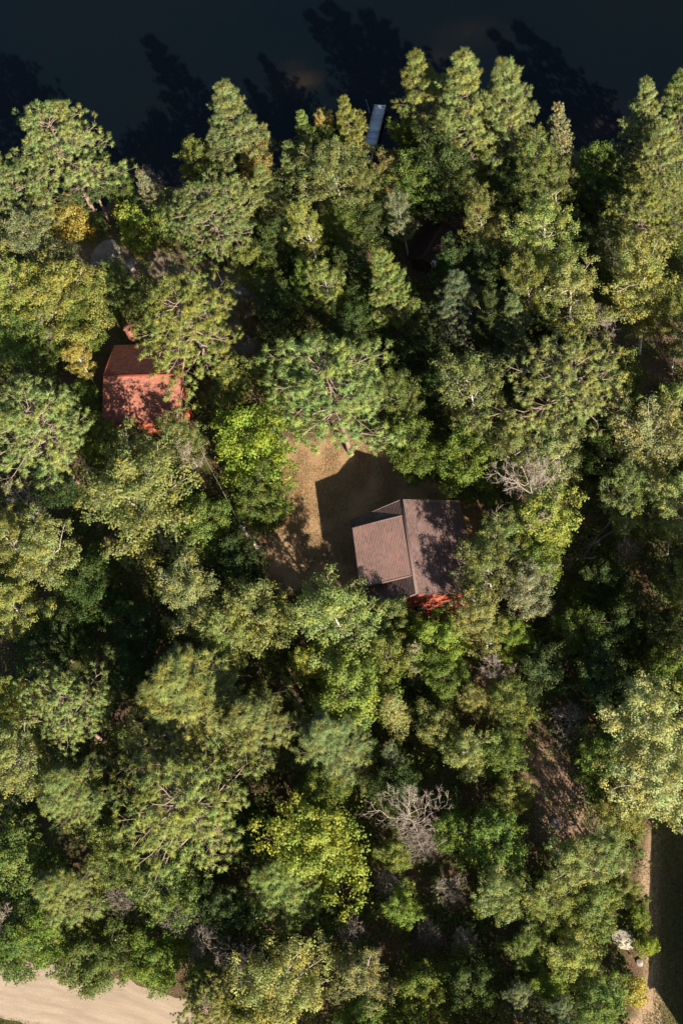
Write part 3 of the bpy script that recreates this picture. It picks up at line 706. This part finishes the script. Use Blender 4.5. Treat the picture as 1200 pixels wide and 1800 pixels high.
TREES = '''
red|95|235|88|17|pine|large red pine on the shore at far left with pale forked limbs showing
red|2|335|66|15|pine|red pine cut by the left edge, below and left of the big shore pine
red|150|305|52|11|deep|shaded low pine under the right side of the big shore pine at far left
maple|212|325|32|8|green|small green maple at the shore corner where the open lake bay begins
birch|76|355|27|10|pale|pale slender birch leaning below the big left shore pine
shrub|128|388|34|6|gold|golden yellow shrub below the big left shore pine
maple|25|400|45|8|deep|dark maple at the left edge under the shore pines
white|412|228|62|18|pine|tall pointed white pine alone on the shore midway between left edge and dock
maple|345|280|36|9|olive|olive maple touching the left side of the lone pointed shore pine
spruce|268|352|22|10|grey|slim pale spruce at the bottom of the lake bay
brush|262|318|20|5|grey|grey dead bush at the water behind the slim pale spruce
shrub|236|402|36|6|yellow|yellow green shrub left of the slim pale spruce's foot
shrub|290|398|30|6|olive|olive shrub right of the slim pale spruce's foot
red|368|372|72|14|olive|red pine with bare forked branches at its heart below the lone pointed shore pine
maple|448|300|36|9|orange|maple turning orange below right of the lone pointed shore pine
maple|415|290|30|8|deep|dark green maple directly under the lone pointed shore pine
white|540|238|28|11|pine|small bushy pine at the shore two trees left of the dock
birch|572|222|20|10|gold|narrow golden topped birch at the shore between two small pines
maple|590|248|24|9|deep|dark maple between the golden topped birch and the dock side pine
white|618|240|36|15|olive|upright pine touching the left side of the dock
white|516|290|30|10|pine|small pine with upright shoots below the small bushy shore pine
birch|585|305|62|13|olive|broad dense crown filling the space below the golden topped birch
birch|640|330|36|11|olive|olive birch at the land end of the dock
white|470|345|34|12|pine|pine between the orange maple and the pale yellow birch
birch|415|350|32|12|pale|pale birch right of the fork branched red pine
birch|540|402|30|13|yellow|pale yellow birch standing out among dark trees below the broad shore crown
maple|600|412|34|9|green|green maple right of the pale yellow birch
maple|490|430|42|8|deep|dark low maple left of the pale yellow birch
white|744|175|52|18|olive|pine with a brownish middle right of the dock end
maple|712|243|30|8|bright|bright green maple against the right side of the dock
maple|688|312|30|9|orange|small maple with orange leaves and white twigs below the dock
bare|705|305|18|7|x|white bare stem rising through the orange maple
maple|742|315|52|11|green|mid green maple above the dark shed roof
maple|655|385|40|8|deep|dark maple left of the dark shed
birch|702|375|28|11|grey|grey thin birch at the upper left of the dark shed
white|818|200|72|21|pine|tallest white pine on the shore, its tip nearest the top of the picture
white|892|210|64|20|pine|white pine joined to the right side of the tallest shore pine
maple|852|272|22|8|yellow|small yellow leaved maple under the pair of tall shore pines
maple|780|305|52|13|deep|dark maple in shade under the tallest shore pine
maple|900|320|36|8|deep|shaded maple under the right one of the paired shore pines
spruce|984|262|27|14|grey|pointed spruce with a rusty tip on the shore between the tall pine groups
birch|940|295|46|14|olive|leafy birch left of the rusty tipped spruce
birch|975|330|36|12|olive|yellow green birch directly below the rusty tipped spruce
birch|846|392|38|16|olive|narrow column shaped birch right of the dark shed
birch|950|420|58|16|pale|round birch crown right of the column shaped birch
maple|1050|300|46|9|green|dim green maple on the shore between rusty tipped spruce and right hand pines
white|1132|238|50|18|pine|first tall white pine of the right hand shore group
white|1190|222|52|19|olive|tall white pine leaving the right edge at the shore
white|1155|300|58|17|olive|white pine below the two tall pines at the right end of shore
red|1125|375|66|15|olive|yellowish pine crown under the right hand shore group
white|1078|415|32|11|blue|small blue green pine below the dim green shore maple
maple|800|482|34|12|deep|dark maple against the lower right corner of the dark shed
birch|868|560|34|15|deep|slim dark birch between the shaded blue green pine and small tiered pine
maple|1022|435|38|8|deep|dark maple between the round birch crown and small blue green pine
maple|868|492|44|13|deep|dark maple below the column shaped birch
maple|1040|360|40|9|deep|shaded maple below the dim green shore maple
birch|58|430|58|14|silver|silver green birch at the left edge with upright forks
birch|25|515|62|13|yellow|yellow birch cut by the left edge above the small red cabin's level
birch|118|520|72|14|yellow|broad yellow green birch upper left of the small red cabin
maple|146|565|38|11|green|green maple lobe just above left of the small red cabin roof
maple|50|590|50|10|green|green maple at the left edge beneath the yellow birch
bare|82|582|22|8|x|pale dead stub under the broad yellow green birch
birch|140|632|25|8|gold|small golden birch beside the small red cabin's upper left roof corner
maple|146|702|34|6|green|low green maple against the left wall of the small red cabin
maple|205|500|34|7|olive|olive maple between the yellow green birch and the big pine over the red roof
red|332|556|96|18|olive|wide red pine spreading over the small red cabin's roof
maple|440|470|34|8|olive|thin maple on the rocky slope right of the fork branched red pine
maple|437|560|26|7|rust|brown leaved little maple right of the wide pine over the red roof
birch|578|505|30|12|yellow|little yellow birch in the dark hollow left of the pointed pine
maple|540|500|26|10|green|green maple touching the left of the little yellow birch
maple|492|540|50|8|deep|dark maple filling the hollow above the round pine by the lawn
maple|620|480|46|9|deep|dark maple right of the little yellow birch
maple|630|570|46|9|deep|dark maple between the pointed pine and the round pine
white|688|520|50|17|pine|pointed pale pine lit in the dark hollow below the dark shed
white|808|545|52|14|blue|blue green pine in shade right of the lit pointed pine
maple|752|625|46|9|deep|dark maple under the shaded blue green pine
white|905|595|46|16|blue|small blue green pine with slanting tiers left of the bare pale tree
maple|955|585|40|10|deep|shaded maple right of the small tiered pine
birch|1000|525|58|16|pale|tall birch with reddish stem above the bare pale tree
birch|925|510|50|16|olive|olive birch left of the tall reddish stemmed birch
birch|1128|510|66|17|pale|wide birch near the right edge with its white trunk showing below
birch|1188|560|40|15|olive|birch leaving the right edge beside the white trunked wide birch
bare|1062|590|30|12|x|bare pale forked tree above the wide yellow green pine
red|575|672|108|19|pine|great round red pine above the lawn full of pale branches
maple|470|660|40|9|olive|olive maple against the left of the great round pine
maple|405|680|34|7|olive|low olive maple right of the small red cabin
red|1000|680|104|18|olive|wide yellow green pine right of centre below the bare pale tree
maple|1085|690|46|12|olive|olive maple joined to the right of the wide yellow green pine
birch|700|700|40|15|green|green birch with a white stem right of the great round pine
maple|725|785|48|11|green|green maple overhanging the lawn above the large cabin
birch|820|690|60|18|olive|tall birch with a slanting white trunk above the large cabin
maple|815|815|56|12|bright|bright maple at the foot of the slanting white trunk
maple|770|690|36|10|deep|dark maple between the two white stemmed birches
birch|905|785|52|13|olive|olive birch above the white bare tree
birch|985|790|56|14|silver|silvery birch directly above right of the white bare tree
maple|1055|790|48|13|deep|deep green maple between the silvery birch and right edge birches
red|62|748|92|17|pine|round red pine at the left edge below the small golden birch
maple|170|775|44|9|green|green maple filling between the left round pine and the small red cabin
birch|318|770|42|9|olive|olive birch in front of the small red cabin's lower right corner
bare|328|808|24|10|x|white bare stems under the olive birch by the small red cabin
maple|228|775|34|6|grey|greyish maple at the lower left corner of the small red cabin
maple|442|782|74|12|lime|brilliant yellow green maple left of the lawn
maple|462|880|50|10|green|green maple along the left side of the lawn
maple|362|930|52|10|bright|bright green maple left of the leaning pole
birch|240|880|100|16|silver|very wide silver green birch in the left centre
maple|425|1000|50|9|deep|dark maple below the leaning pole
maple|95|860|40|7|deep|dark maple in the gap below the left round pine
birch|88|975|58|14|pale|pale birch with rusty leaf edges left of the very wide silver birch
birch|15|960|50|14|olive|olive birch cut by the left edge beside the rusty edged birch
birch|25|1070|52|13|pale|pale birch at the left edge below the rusty edged birch
bare|45|880|34|10|x|thin bare grey tree above the rusty edged birch
maple|165|1040|62|9|deep|dark maple in the shade under the very wide silver birch
maple|95|1130|50|9|deep|dark maple above the left fluffy pine
birch|335|1045|60|14|silver|silvery birch under the bright green maple by the pole
maple|240|1100|46|7|deep|low dark maple in the shaded hollow left of the silvery birch
maple|450|1085|66|12|olive|olive maple along the bottom end of the lawn
birch|395|1120|44|12|pale|pale birch leaning between silvery birch and the large feathery pine
birch|595|1085|76|15|pale|broad pale birch with white trunk below left of the large cabin
maple|690|1090|40|9|olive|small olive maple touching the large cabin's lower left corner
maple|762|1136|52|9|lime|yellow green maple below the large cabin's red end wall
birch|855|1000|52|13|olive|olive birch at the right wall of the large cabin
maple|955|925|62|13|yellow|yellow maple with golden top under the white bare tree
birch|885|945|44|12|olive|olive birch between the large cabin and the yellow maple
maple|950|1000|46|11|bright|bright maple below the yellow maple
birch|930|1040|48|12|grey|grey green birch below the yellow maple
birch|845|1090|48|12|pale|pale birch at the lower right corner of the large cabin
maple|905|1120|32|9|bright|small bright maple below the grey green birch
bare|938|868|70|18|x|white bare tree with many upright branches right of the large cabin
birch|1135|780|72|17|silver|wide silvery birch near the right edge at mid height
birch|1190|730|40|16|pale|birch leaving the right edge above the wide silvery birch
birch|1100|865|46|16|olive|birch with thin pale stem reaching into the fallen trunks hollow
birch|1180|890|44|16|pale|birch at the right edge whose white trunk drops into shade
maple|1190|1010|36|9|blue|blue green maple at the right edge in the shaded hollow
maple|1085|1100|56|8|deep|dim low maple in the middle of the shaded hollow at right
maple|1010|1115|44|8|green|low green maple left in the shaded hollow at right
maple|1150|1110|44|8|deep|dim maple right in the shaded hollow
maple|1070|1020|40|6|deep|small dark maple below the fallen grey trunks
brush|1100|970|24|5|x|faded brown dead bush below the white trunk at right
maple|960|1180|50|8|deep|dark maple left of the big pale oak like crown
red|112|1240|76|15|olive|fluffy red pine near the left edge two thirds down
maple|18|1235|42|9|yellow|yellowish maple at left edge beside the fluffy pine
birch|28|1345|64|14|silver|silvery birch at the left edge below the fluffy pine
white|135|1400|72|14|pine|feathery pine right of the silvery left edge birch
white|335|1240|112|19|olive|largest feathery white pine in the lower left
white|450|1285|72|16|olive|feathery pine arm right of the largest feathery pine
red|330|1410|116|18|olive|wide red pine with brown twigs below the largest feathery pine
maple|225|1180|36|8|deep|dark maple above left of the largest feathery pine
white|588|1310|76|14|pine|dense green pine in the lower centre
maple|620|1215|72|11|lime|yellow green maple above the dense lower centre pine
maple|540|1175|32|9|yellow|small yellow maple upper left of the yellow green centre maple
maple|680|1160|46|10|olive|olive maple under the broad pale birch
spruce|738|1165|30|9|grey|grey green spruce with bare foot below the large cabin
spruce|695|1252|32|9|silver|pale blue spruce right of the yellow green centre maple
spruce|690|1330|24|7|blue|small blue spruce below the pale blue one
maple|780|1190|42|9|green|green maple right of the grey green spruce
maple|765|1275|44|8|olive|olive maple right of the pale blue spruce
bare|868|1180|34|8|x|dry grey branchy crown below the pale birch by the cabin corner
birch|832|1232|28|8|silver|tiny silvery birch below the dry branchy crown
birch|822|1322|42|9|pale|small pale birch standing alone in the lower middle clearing
maple|890|1225|40|8|olive|olive maple with a few orange leaves right of the dry branchy crown
maple|880|1320|44|8|green|dim green maple right of the lone small pale birch
brush|1000|1265|34|6|grey|smoky grey bush in shade left of the big cream crown
maple|1060|1200|56|10|deep|dark maple upper left of the big cream crown
birch|1130|1265|78|15|cream|big cream coloured crown at the right edge
birch|1165|1375|76|14|cream|second cream coloured crown just below the first at the right edge
maple|1175|1190|46|11|bright|bright maple above the big cream crown
maple|1058|1328|42|9|bright|bright green maple left of the second cream crown
maple|1100|1430|44|7|olive|olive maple below the bright green one by the red litter patch
bare|718|1435|56|12|x|bleached bare tree with spreading branches in the lower middle
brush|742|1490|34|7|x|pale dead bush at the foot of the bleached bare tree
maple|690|1510|32|6|olive|sparse olive maple below the bleached bare tree
brush|685|1552|28|5|x|dead bush left in the dark lower middle
brush|790|1568|28|6|x|white twiggy dead bush in the dark lower middle
brush|755|1638|22|5|x|dead bush below the white twiggy one, beside the yellow maple
brush|818|1652|26|5|x|round grey dead bush right of the small yellow maple
brush|620|1640|26|5|x|grey dead bush right of the pine at the lower centre
maple|562|1485|84|13|lime|yellow green round maple in the lower centre
white|492|1560|66|13|pine|pine joined to the lower left of the yellow green round maple
maple|706|1600|34|8|lime|small yellow maple among grey dead bushes
maple|868|1480|58|10|bright|bright maple right of the bleached bare tree
birch|885|1575|44|11|pale|pale birch below the bright maple in the lower right
birch|1008|1522|56|10|pale|pale birch left of the grass strip's upper end
birch|1064|1492|44|11|olive|olive birch beside the upper end of the grass strip
maple|1036|1590|56|8|olive|olive maple in the middle beside the grass strip
birch|955|1585|46|11|olive|olive birch between the pale birches in the lower right
birch|1010|1690|54|9|pale|pale birch left of the white boulder
birch|925|1665|34|9|olive|small olive birch above the blue pointed pine at the bottom
maple|1098|1560|26|4|olive|low olive maple touching the grass strip
shrub|1110|1742|28|4|gold|golden shrub by the grass strip near the bottom edge
shrub|1122|1612|20|4|bright|bright shrub above the white boulder
shrub|1140|1665|16|3|lime|yellow green shrub right of the white boulder
maple|1050|1765|54|8|green|green maple at the bottom edge near the grass strip
white|914|1755|34|13|blue|blue pointed pine at the bottom edge
white|985|1775|32|10|blue|second blue pine at the bottom edge, right of the pointed one
maple|965|1740|34|8|lime|yellow green maple between the two blue bottom edge pines
maple|40|1515|58|10|green|green maple at the left edge above the feathery roadside pine
white|115|1575|70|12|pine|feathery pine above the left part of the gravel road
maple|210|1500|46|9|olive|olive maple between the wide lower pine and the roadside pine
maple|290|1555|66|10|green|green maple below the wide lower red pine
maple|45|1650|66|7|green|roadside maple at the left edge overhanging the gravel
maple|155|1690|62|7|green|roadside maple leaning farthest over the gravel
maple|100|1630|50|8|bright|bright maple behind the roadside maples
maple|270|1690|56|6|bright|bright roadside maple in the middle of the gravel road's edge
maple|360|1720|40|6|green|small maple where the gravel road meets the bottom trees
brush|322|1618|36|7|x|silver grey dead bush behind the roadside maples
brush|225|1590|30|6|x|brown dead bush left of the silver grey one
brush|365|1660|38|6|x|wide dead bush right of the silver grey one
bare|425|1700|46|8|x|tangled bare tree near the bottom left of centre
bare|12|1620|36|8|x|bare white branches at the left edge above the road
red|365|1775|56|9|olive|low pine at the end of the visible road
birch|500|1745|84|12|pale|broad pale crown at the bottom edge left of centre
maple|440|1790|46|8|olive|olive maple at the bottom edge by the low roadside pine
birch|630|1725|54|11|silver|silvery birch at the bottom edge right of the broad pale crown
maple|640|1790|46|9|green|green maple at the bottom edge under the silvery birch
maple|740|1745|52|9|green|low green maple at the bottom centre right
maple|822|1735|50|9|deep|dark low maple left of the blue pointed pine
maple|400|1600|44|8|deep|dark maple between the wide lower pine and the joined pine
maple|440|1470|44|8|deep|dark maple left of the yellow green round maple
maple|560|1400|44|9|green|green maple above the yellow green round maple
maple|700|1390|40|7|deep|dark maple above the bleached bare tree
maple|900|1400|34|6|olive|sparse maple beside the red litter patch
maple|790|1460|40|7|green|green maple right of the bleached bare tree's trunk
birch|1262|640|60|17|olive|birch just past the right edge level with the bare patch of shade
maple|1262|800|60|13|green|maple just past the right edge level with the wide silvery birch
birch|1270|960|62|17|silver|birch just past the right edge level with the blue green maple
red|1290|1080|80|18|pine|red pine just past the right edge level with the middle of the shaded hollow
birch|1275|1190|60|16|pale|birch just past the right edge level with the bright maple
red|1300|740|80|18|pine|red pine just past the right edge above the wide silvery birch
birch|1350|880|60|17|olive|birch just past the right edge level with the yellow maple, set back
white|1340|1010|60|19|pine|white pine just past the right edge level with the fallen trunks, set back
birch|1280|1330|55|14|pale|birch just past the right edge level with the lower cream crown
white|1280|500|55|18|pine|white pine just past the right edge level with the white trunked wide birch
birch|1228|775|46|16|olive|birch just past the right edge touching the wide silvery birch
maple|1222|700|34|9|deep|maple just past the right edge beside the shaded bare patch
maple|1292|800|58|11|green|broad maple just past the right edge level with the wide silvery birch, set back
birch|1215|1020|40|14|olive|birch just past the right edge beside the blue green maple
maple|760|1880|60|11|green|maple just past the bottom edge under the low green maple
maple|860|1875|58|11|olive|maple just past the bottom edge left of the blue pointed pine
birch|660|1880|60|12|olive|birch just past the bottom edge under the silvery birch
maple|950|1895|50|11|green|maple just past the bottom edge below the blue pointed pine
birch|1020|1900|50|11|pale|birch just past the bottom edge below the second blue pine
maple|560|1890|56|11|green|maple just past the bottom edge under the broad pale crown
'''
cnt = {}
tree_bases = []
tr_rng = random.Random(5)
for line in TREES.strip().split('\n'):
    kd, X, Y, rp_, h, tint, label = line.split('|'); X, Y, rp_, h = float(X), float(Y), float(rp_), float(h)
    i = cnt.get(kd, 0); cnt[kd] = i + 1; pr = PROTO[kd][i % len(PROTO[kd])]
    zc = FRAC[kd] * h; c = at(X, Y, zc); ppm = FOC / abs((ROT.T @ (c - CAM))[2])
    sxy = rp_ / ppm / pr['R'] * 1.0; sz = h / pr['H']
    gz = float(ground_z(np.array([c[0]]), np.array([c[1]]))[0]); gz = max(gz, -1.0)
    nm, cat = NAME[kd]; t = root(nm, (c[0], c[1], gz), tr_rng.uniform(0, 6.28)); t.scale = (sxy, sxy, sz)
    tag(t, label, cat, cat.replace('tree', 'trees').replace('shrub', 'shrubs').replace('bush', 'bushes') + (' past the picture edge' if 'just past' in label else ' of the wooded lot'))
    tree_bases.append((c[0], c[1], sxy * pr['R']))
    col4 = TINT.get(tint, (.3, .3, .3)); j0 = tr_rng.uniform(.88, 1.1); j = [q_ * j0 for q_ in (tr_rng.uniform(.90, 1.10), tr_rng.uniform(.97, 1.03), tr_rng.uniform(.8, 1.2))]
    tro = link('trunk', pr['trunk'], t); lb_ = link('limbs', pr['limbs'], t)
    if kd in ('bare', 'brush'): lb_['kind'] = 'stuff'
    if pr['crown']:
        cr = link('crown', pr['crown'], t); cr.color = (col4[0] * j[0], col4[1] * j[1], col4[2] * j[2], 1)


# ------------------------------------------------------------------ rocks, logs, undergrowth
def rock(X, Y, sx_, sy_, sz_, mat, label, seed, z=0.1):
    import bmesh
    bm = bmesh.new(); bmesh.ops.create_icosphere(bm, subdivisions=3, radius=1); r = np.random.default_rng(seed)
    ks = r.normal(0, 1, (8, 3)); kd_ = r.uniform(.5, .95, 8)
    for v in bm.verts:
        p = np.array(v.co); f = 1.0
        for a_, d_ in zip(unit(ks), kd_):
            q_ = p @ a_
            if q_ > d_: p = p - a_ * (q_ - d_) * .85
        v.co = p * (1 + r.normal(0, .015)) * np.array([sx_, sy_, sz_])
    me = bpy.data.meshes.new('boulder'); bm.to_mesh(me); bm.free(); me.materials.append(mat)
    c = at(X, Y, z); g = float(ground_z(np.array([c[0]]), np.array([c[1]]))[0]); o = link('boulder', me, None, (c[0], c[1], g + sz_ * .35)); o.rotation_euler.z = r.uniform(0, 6)
    tag(o, label, 'boulder'); return o


rock(1097, 1652, 1.15, .85, .45, M['rock'], 'big pale boulder beside the grass strip', 1)
rock(1087, 1530, .35, .5, .4, M['rock'], 'small pale boulder above the big pale one', 2)
rock(975, 1447, .6, .45, .3, M['dark_rock'], 'grey boulder in the red leaf litter patch', 3)
rock(1123, 1693, .35, .3, .25, M['rock'], 'small stone below the big pale boulder', 4)
rock(185, 452, 2.3, 1.7, .6, M['dark_rock'], 'broad grey rock outcrop on the shaded slope at upper left', 5)
rock(222, 470, 1.3, 1.0, .5, M['dark_rock'], 'lower rock beside the broad grey outcrop', 6)
rock(430, 512, 1.5, 1.1, .45, M['dark_rock'], 'grey rock ledge on the slope right of the wide pine', 7)
rock(197, 1656, .42, .2, .3, M['white_metal'], 'white painted stone behind the roadside maples', 8, .3)
rock(668, 1313, .4, .35, .3, M['rock'], 'pinkish stone right of the dense lower centre pine', 10)


def log(pts, r0, r1, mat, label, name='fallen_log', twigs=0, seed=0):
    r = np.random.default_rng(seed); P = [at(x, y, z) for x, y, z in pts]; c = P[0].copy(); c[2] = 0
    o = root(name, c); tag(o, label, 'log'); mb = MB(); P = [p - c for p in P]; kk = 6; s = np.linspace(0, len(P) - 1, kk)
    Q = np.array([[np.interp(t, range(len(P)), [p[a] for p in P]) for a in range(3)] for t in s]); Q[1:-1] += r.normal(0, .05, (kk - 2, 3))
    mb.tube(Q, np.linspace(r0, r1, kk), 7); mb.build('stem', mat, o, True)
    if twigs:
        a0, a1, b0_, b1_ = [], [], [], []
        for _ in range(twigs):
            t = r.uniform(.3, 1) * (kk - 1); p = np.array([np.interp(t, range(kk), Q[:, a]) for a in range(3)]); d = unit((r.normal(0, 1, 3) + unit((Q[-1] - Q[0])[None])[0])[None])[0]; d[2] = abs(d[2]) * .6
            L = r.uniform(.5, 1.5); a0.append(p); a1.append(p + d * L); b0_.append(.03); b1_.append(.01)
            for _ in range(3):
                e = unit((d + r.normal(0, .6, 3))[None])[0]; pp = p + d * L * r.uniform(.3, 1); a0.append(pp); a1.append(pp + e * L * .5); b0_.append(.016); b1_.append(.007)
        v, f_ = seg_mesh(a0, a1, b0_, b1_, 4); link('branches', mesh_from('branches', v, [f_], [mat]), o)
    return o


log([(1105, 918, .4), (1030, 962, .5)], .14, .08, M['grey_twig'], 'long grey fallen trunk in the shaded hollow at right', twigs=14, seed=1)
log([(1080, 905, .6), (1010, 1000, .3)], .11, .05, M['grey_twig'], 'fallen grey trunk crossing the long one', twigs=14, seed=2)
log([(1048, 978, .8), (1000, 985, .6)], .08, .04, M['birch_limb'], 'short twiggy fallen branch left of the crossing trunks', twigs=22, seed=3)
log([(1043, 992, .4), (1026, 1045, .3)], .06, .04, M['grey_twig'], 'thin straight log pointing down from the fallen trunks', seed=4)
log([(795, 1600, .4), (777, 1678, .3)], .06, .04, M['dark_bark'], 'thin dark log in the dark lower middle', seed=5)
log([(1150, 600, 7), (1196, 680, .2)], .10, .12, M['pine_bark'], 'leaning brown trunk in the bare patch at the right edge', seed=6)
log([(390, 1162, 2.5), (398, 1172, .2)], .22, .24, M['birch_bark'], 'short pale stump above the largest feathery pine', seed=7)
log([(560, 1640, .6), (575, 1652, .3)], .16, .14, M['bleached_wood'], 'short pale log below the joined lower centre pine', seed=8)

# undergrowth: saplings, ferns and low leafy plants nobody could count
N = 7600
ux = rng.uniform(-48, 36, N * 2); uy = rng.uniform(-52, 48, N * 2)
blocked = np.maximum.reduce([poly_in(ux, uy, P, .5, 5) for P in CABINS + [LAWN, DRIVE]] + [poly_in(ux, uy, BARE, .5) * .7, poly_in(ux, uy, LITTER, .5) * .8]) + (road_d(ux, uy) < 4.0) + (shore_d(ux, uy) > -0.8) + (hnoise(ux, uy, 3.5, 17) < .20) + poly_in(ux, uy, ROCKY, .5) * .7
ok = blocked < rng.uniform(.3, 1.0, len(ux)); ux, uy = ux[ok][:N], uy[ok][:N]; uz = ground_z(ux, uy); N = len(ux); B = 36
sz_ = rng.uniform(.35, 1.25, N) * (0.6 + hnoise(ux, uy, 4, 19))
cc = rng.normal(0, 1, (N, B, 3)) * np.array([.42, .42, .26]) * sz_[:, None, None]; cc[..., 2] = np.abs(cc[..., 2]) + rng.random((N, B)) * sz_[:, None] * .9
cc += np.stack([ux, uy, uz], 1)[:, None]
nr_ = unit(rng.normal(0, .6, (N, B, 3)) + np.array([0, 0, .9])); d = unit(np.cross(nr_, rng.normal(0, 1, (N, B, 3)))); s_ = np.cross(nr_, d)
Lr = .20 * rng.uniform(.6, 1.3, (N, B, 1)); V = np.stack([cc - d * Lr / 2, cc + s_ * Lr * .36, cc + d * Lr / 2, cc - s_ * Lr * .36], 2).reshape(-1, 3)
ug = link('undergrowth', mesh_from('undergrowth', V, [np.arange(N * B * 4).reshape(-1, 4)], [M['leaves']], (rng.random((N, 1)) * .6 + rng.random((N, B)) * .4).ravel()))
ug.color = (.115, .150, .040, 1); tag(ug, 'low leafy undergrowth and saplings covering the forest floor', 'undergrowth', kind='stuff')

# taller saplings and bushes of the understorey, too many to count
N2 = 1050
vx = rng.uniform(-48, 36, N2 * 2); vy = rng.uniform(-52, 46, N2 * 2)
bl2 = np.maximum.reduce([poly_in(vx, vy, P, .5, 5) for P in CABINS + [LAWN, DRIVE, LITTER, BARE, ROCKY]]) + (road_d(vx, vy) < 4.6) + (shore_d(vx, vy) > -1.5) + (hnoise(vx, vy, 5, 41) < .25)
ok = bl2 < .3; vx, vy = vx[ok][:N2], vy[ok][:N2]; N2 = len(vx); B2 = 150; hh = rng.uniform(1.2, 4.2, N2); rr2 = hh * rng.uniform(.22, .36, N2)
q3 = unit(rng.normal(0, 1, (N2, B2, 3))) * (rng.random((N2, B2, 1)) ** .4); lump = 1 + .35 * np.sin(q3 * 3 + rng.uniform(0, 6, (N2, 1, 3)))
c3 = q3 * lump * np.stack([rr2, rr2, hh * .45], 1)[:, None] + np.stack([vx, vy, ground_z(vx, vy) + hh * .5], 1)[:, None]
nr3 = unit(q3 * .8 + rng.normal(0, .5, (N2, B2, 3)) + np.array([0, 0, .5])); d3_ = unit(np.cross(nr3, rng.normal(0, 1, (N2, B2, 3)))); s3_ = np.cross(nr3, d3_); L3 = .21 * rng.uniform(.6, 1.3, (N2, B2, 1))
V3 = np.stack([c3 - d3_ * L3 / 2, c3 + s3_ * L3 * .38, c3 + d3_ * L3 / 2, c3 - s3_ * L3 * .38], 2).reshape(-1, 3)
sp3 = link('saplings', mesh_from('saplings', V3, [np.arange(N2 * B2 * 4).reshape(-1, 4)], [M['leaves']], (rng.random((N2, 1)) * .7 + rng.random((N2, B2)) * .3).ravel()))
sp3.color = (.125, .165, .045, 1); tag(sp3, 'mixed young saplings and bushes between the tall trees', 'saplings', kind='stuff')

# grass blades on the lawn, the verge and the strip
def grass(name, n_, fx_, colr, label, hgt):
    x, y = fx_(n_); z = ground_z(x, y); n_ = len(x); a_ = rng.uniform(0, 6.28, n_); w_ = .03
    d = np.stack([np.cos(a_), np.sin(a_), 0 * a_], 1); p = np.stack([x, y, z], 1); tip = p + np.stack([rng.normal(0, hgt * .5, n_), rng.normal(0, hgt * .5, n_), hgt * rng.uniform(.5, 1.2, n_)], 1)
    V = np.stack([p - d * w_, p + d * w_, tip], 1).reshape(-1, 3)
    o = link(name, mesh_from(name, V, [np.arange(n_ * 3).reshape(-1, 3)], [M['leaves']], rng.random(n_))); o.color = colr; tag(o, label, 'grass', kind='stuff')


def in_mask(fn, box):
    def f(n_):
        x = rng.uniform(box[0], box[1], n_); y = rng.uniform(box[2], box[3], n_); m = fn(x, y) > rng.random(n_); return x[m], y[m]
    return f


lo, hi = LAWN.min(0), LAWN.max(0)
grass('lawn_grass', 130000, in_mask(lambda x, y: poly_in(x, y, LAWN, .7) * np.clip(hnoise(x, y, 1.5, 31) * 1.6 - .3, 0, 1), (lo[0], hi[0], lo[1], hi[1])), (.26, .19, .11, 1), 'short dry grass of the lawn', .10)
xe = at(1152, 1600)[0]
grass('strip_grass', 90000, in_mask(lambda x, y: poly_in(x, y, DRIVE, .9, 6) * np.where(x > xe - .3, .9, .12 + .5 * (hnoise(x, y, 1.2, 33) > .62)), (xe - 4, xe + 9, -52, -24)), (.115, .14, .04, 1), 'grass of the strip by the barn', .12)
grass('verge_grass', 40000, in_mask(lambda x, y: (road_d(x, y) > 2.3) * (road_d(x, y) < 7) * (y < np.interp(x, ROAD_C[:, 0], ROAD_C[:, 1])), (-34, -8, -56, -40)), (.13, .15, .04, 1), 'rough green grass of the road verge', .16)
print('TREES', sum(cnt.values()), {k: [len(p['crown'].polygons) if p['crown'] else 0 for p in v] for k, v in PROTO.items()})
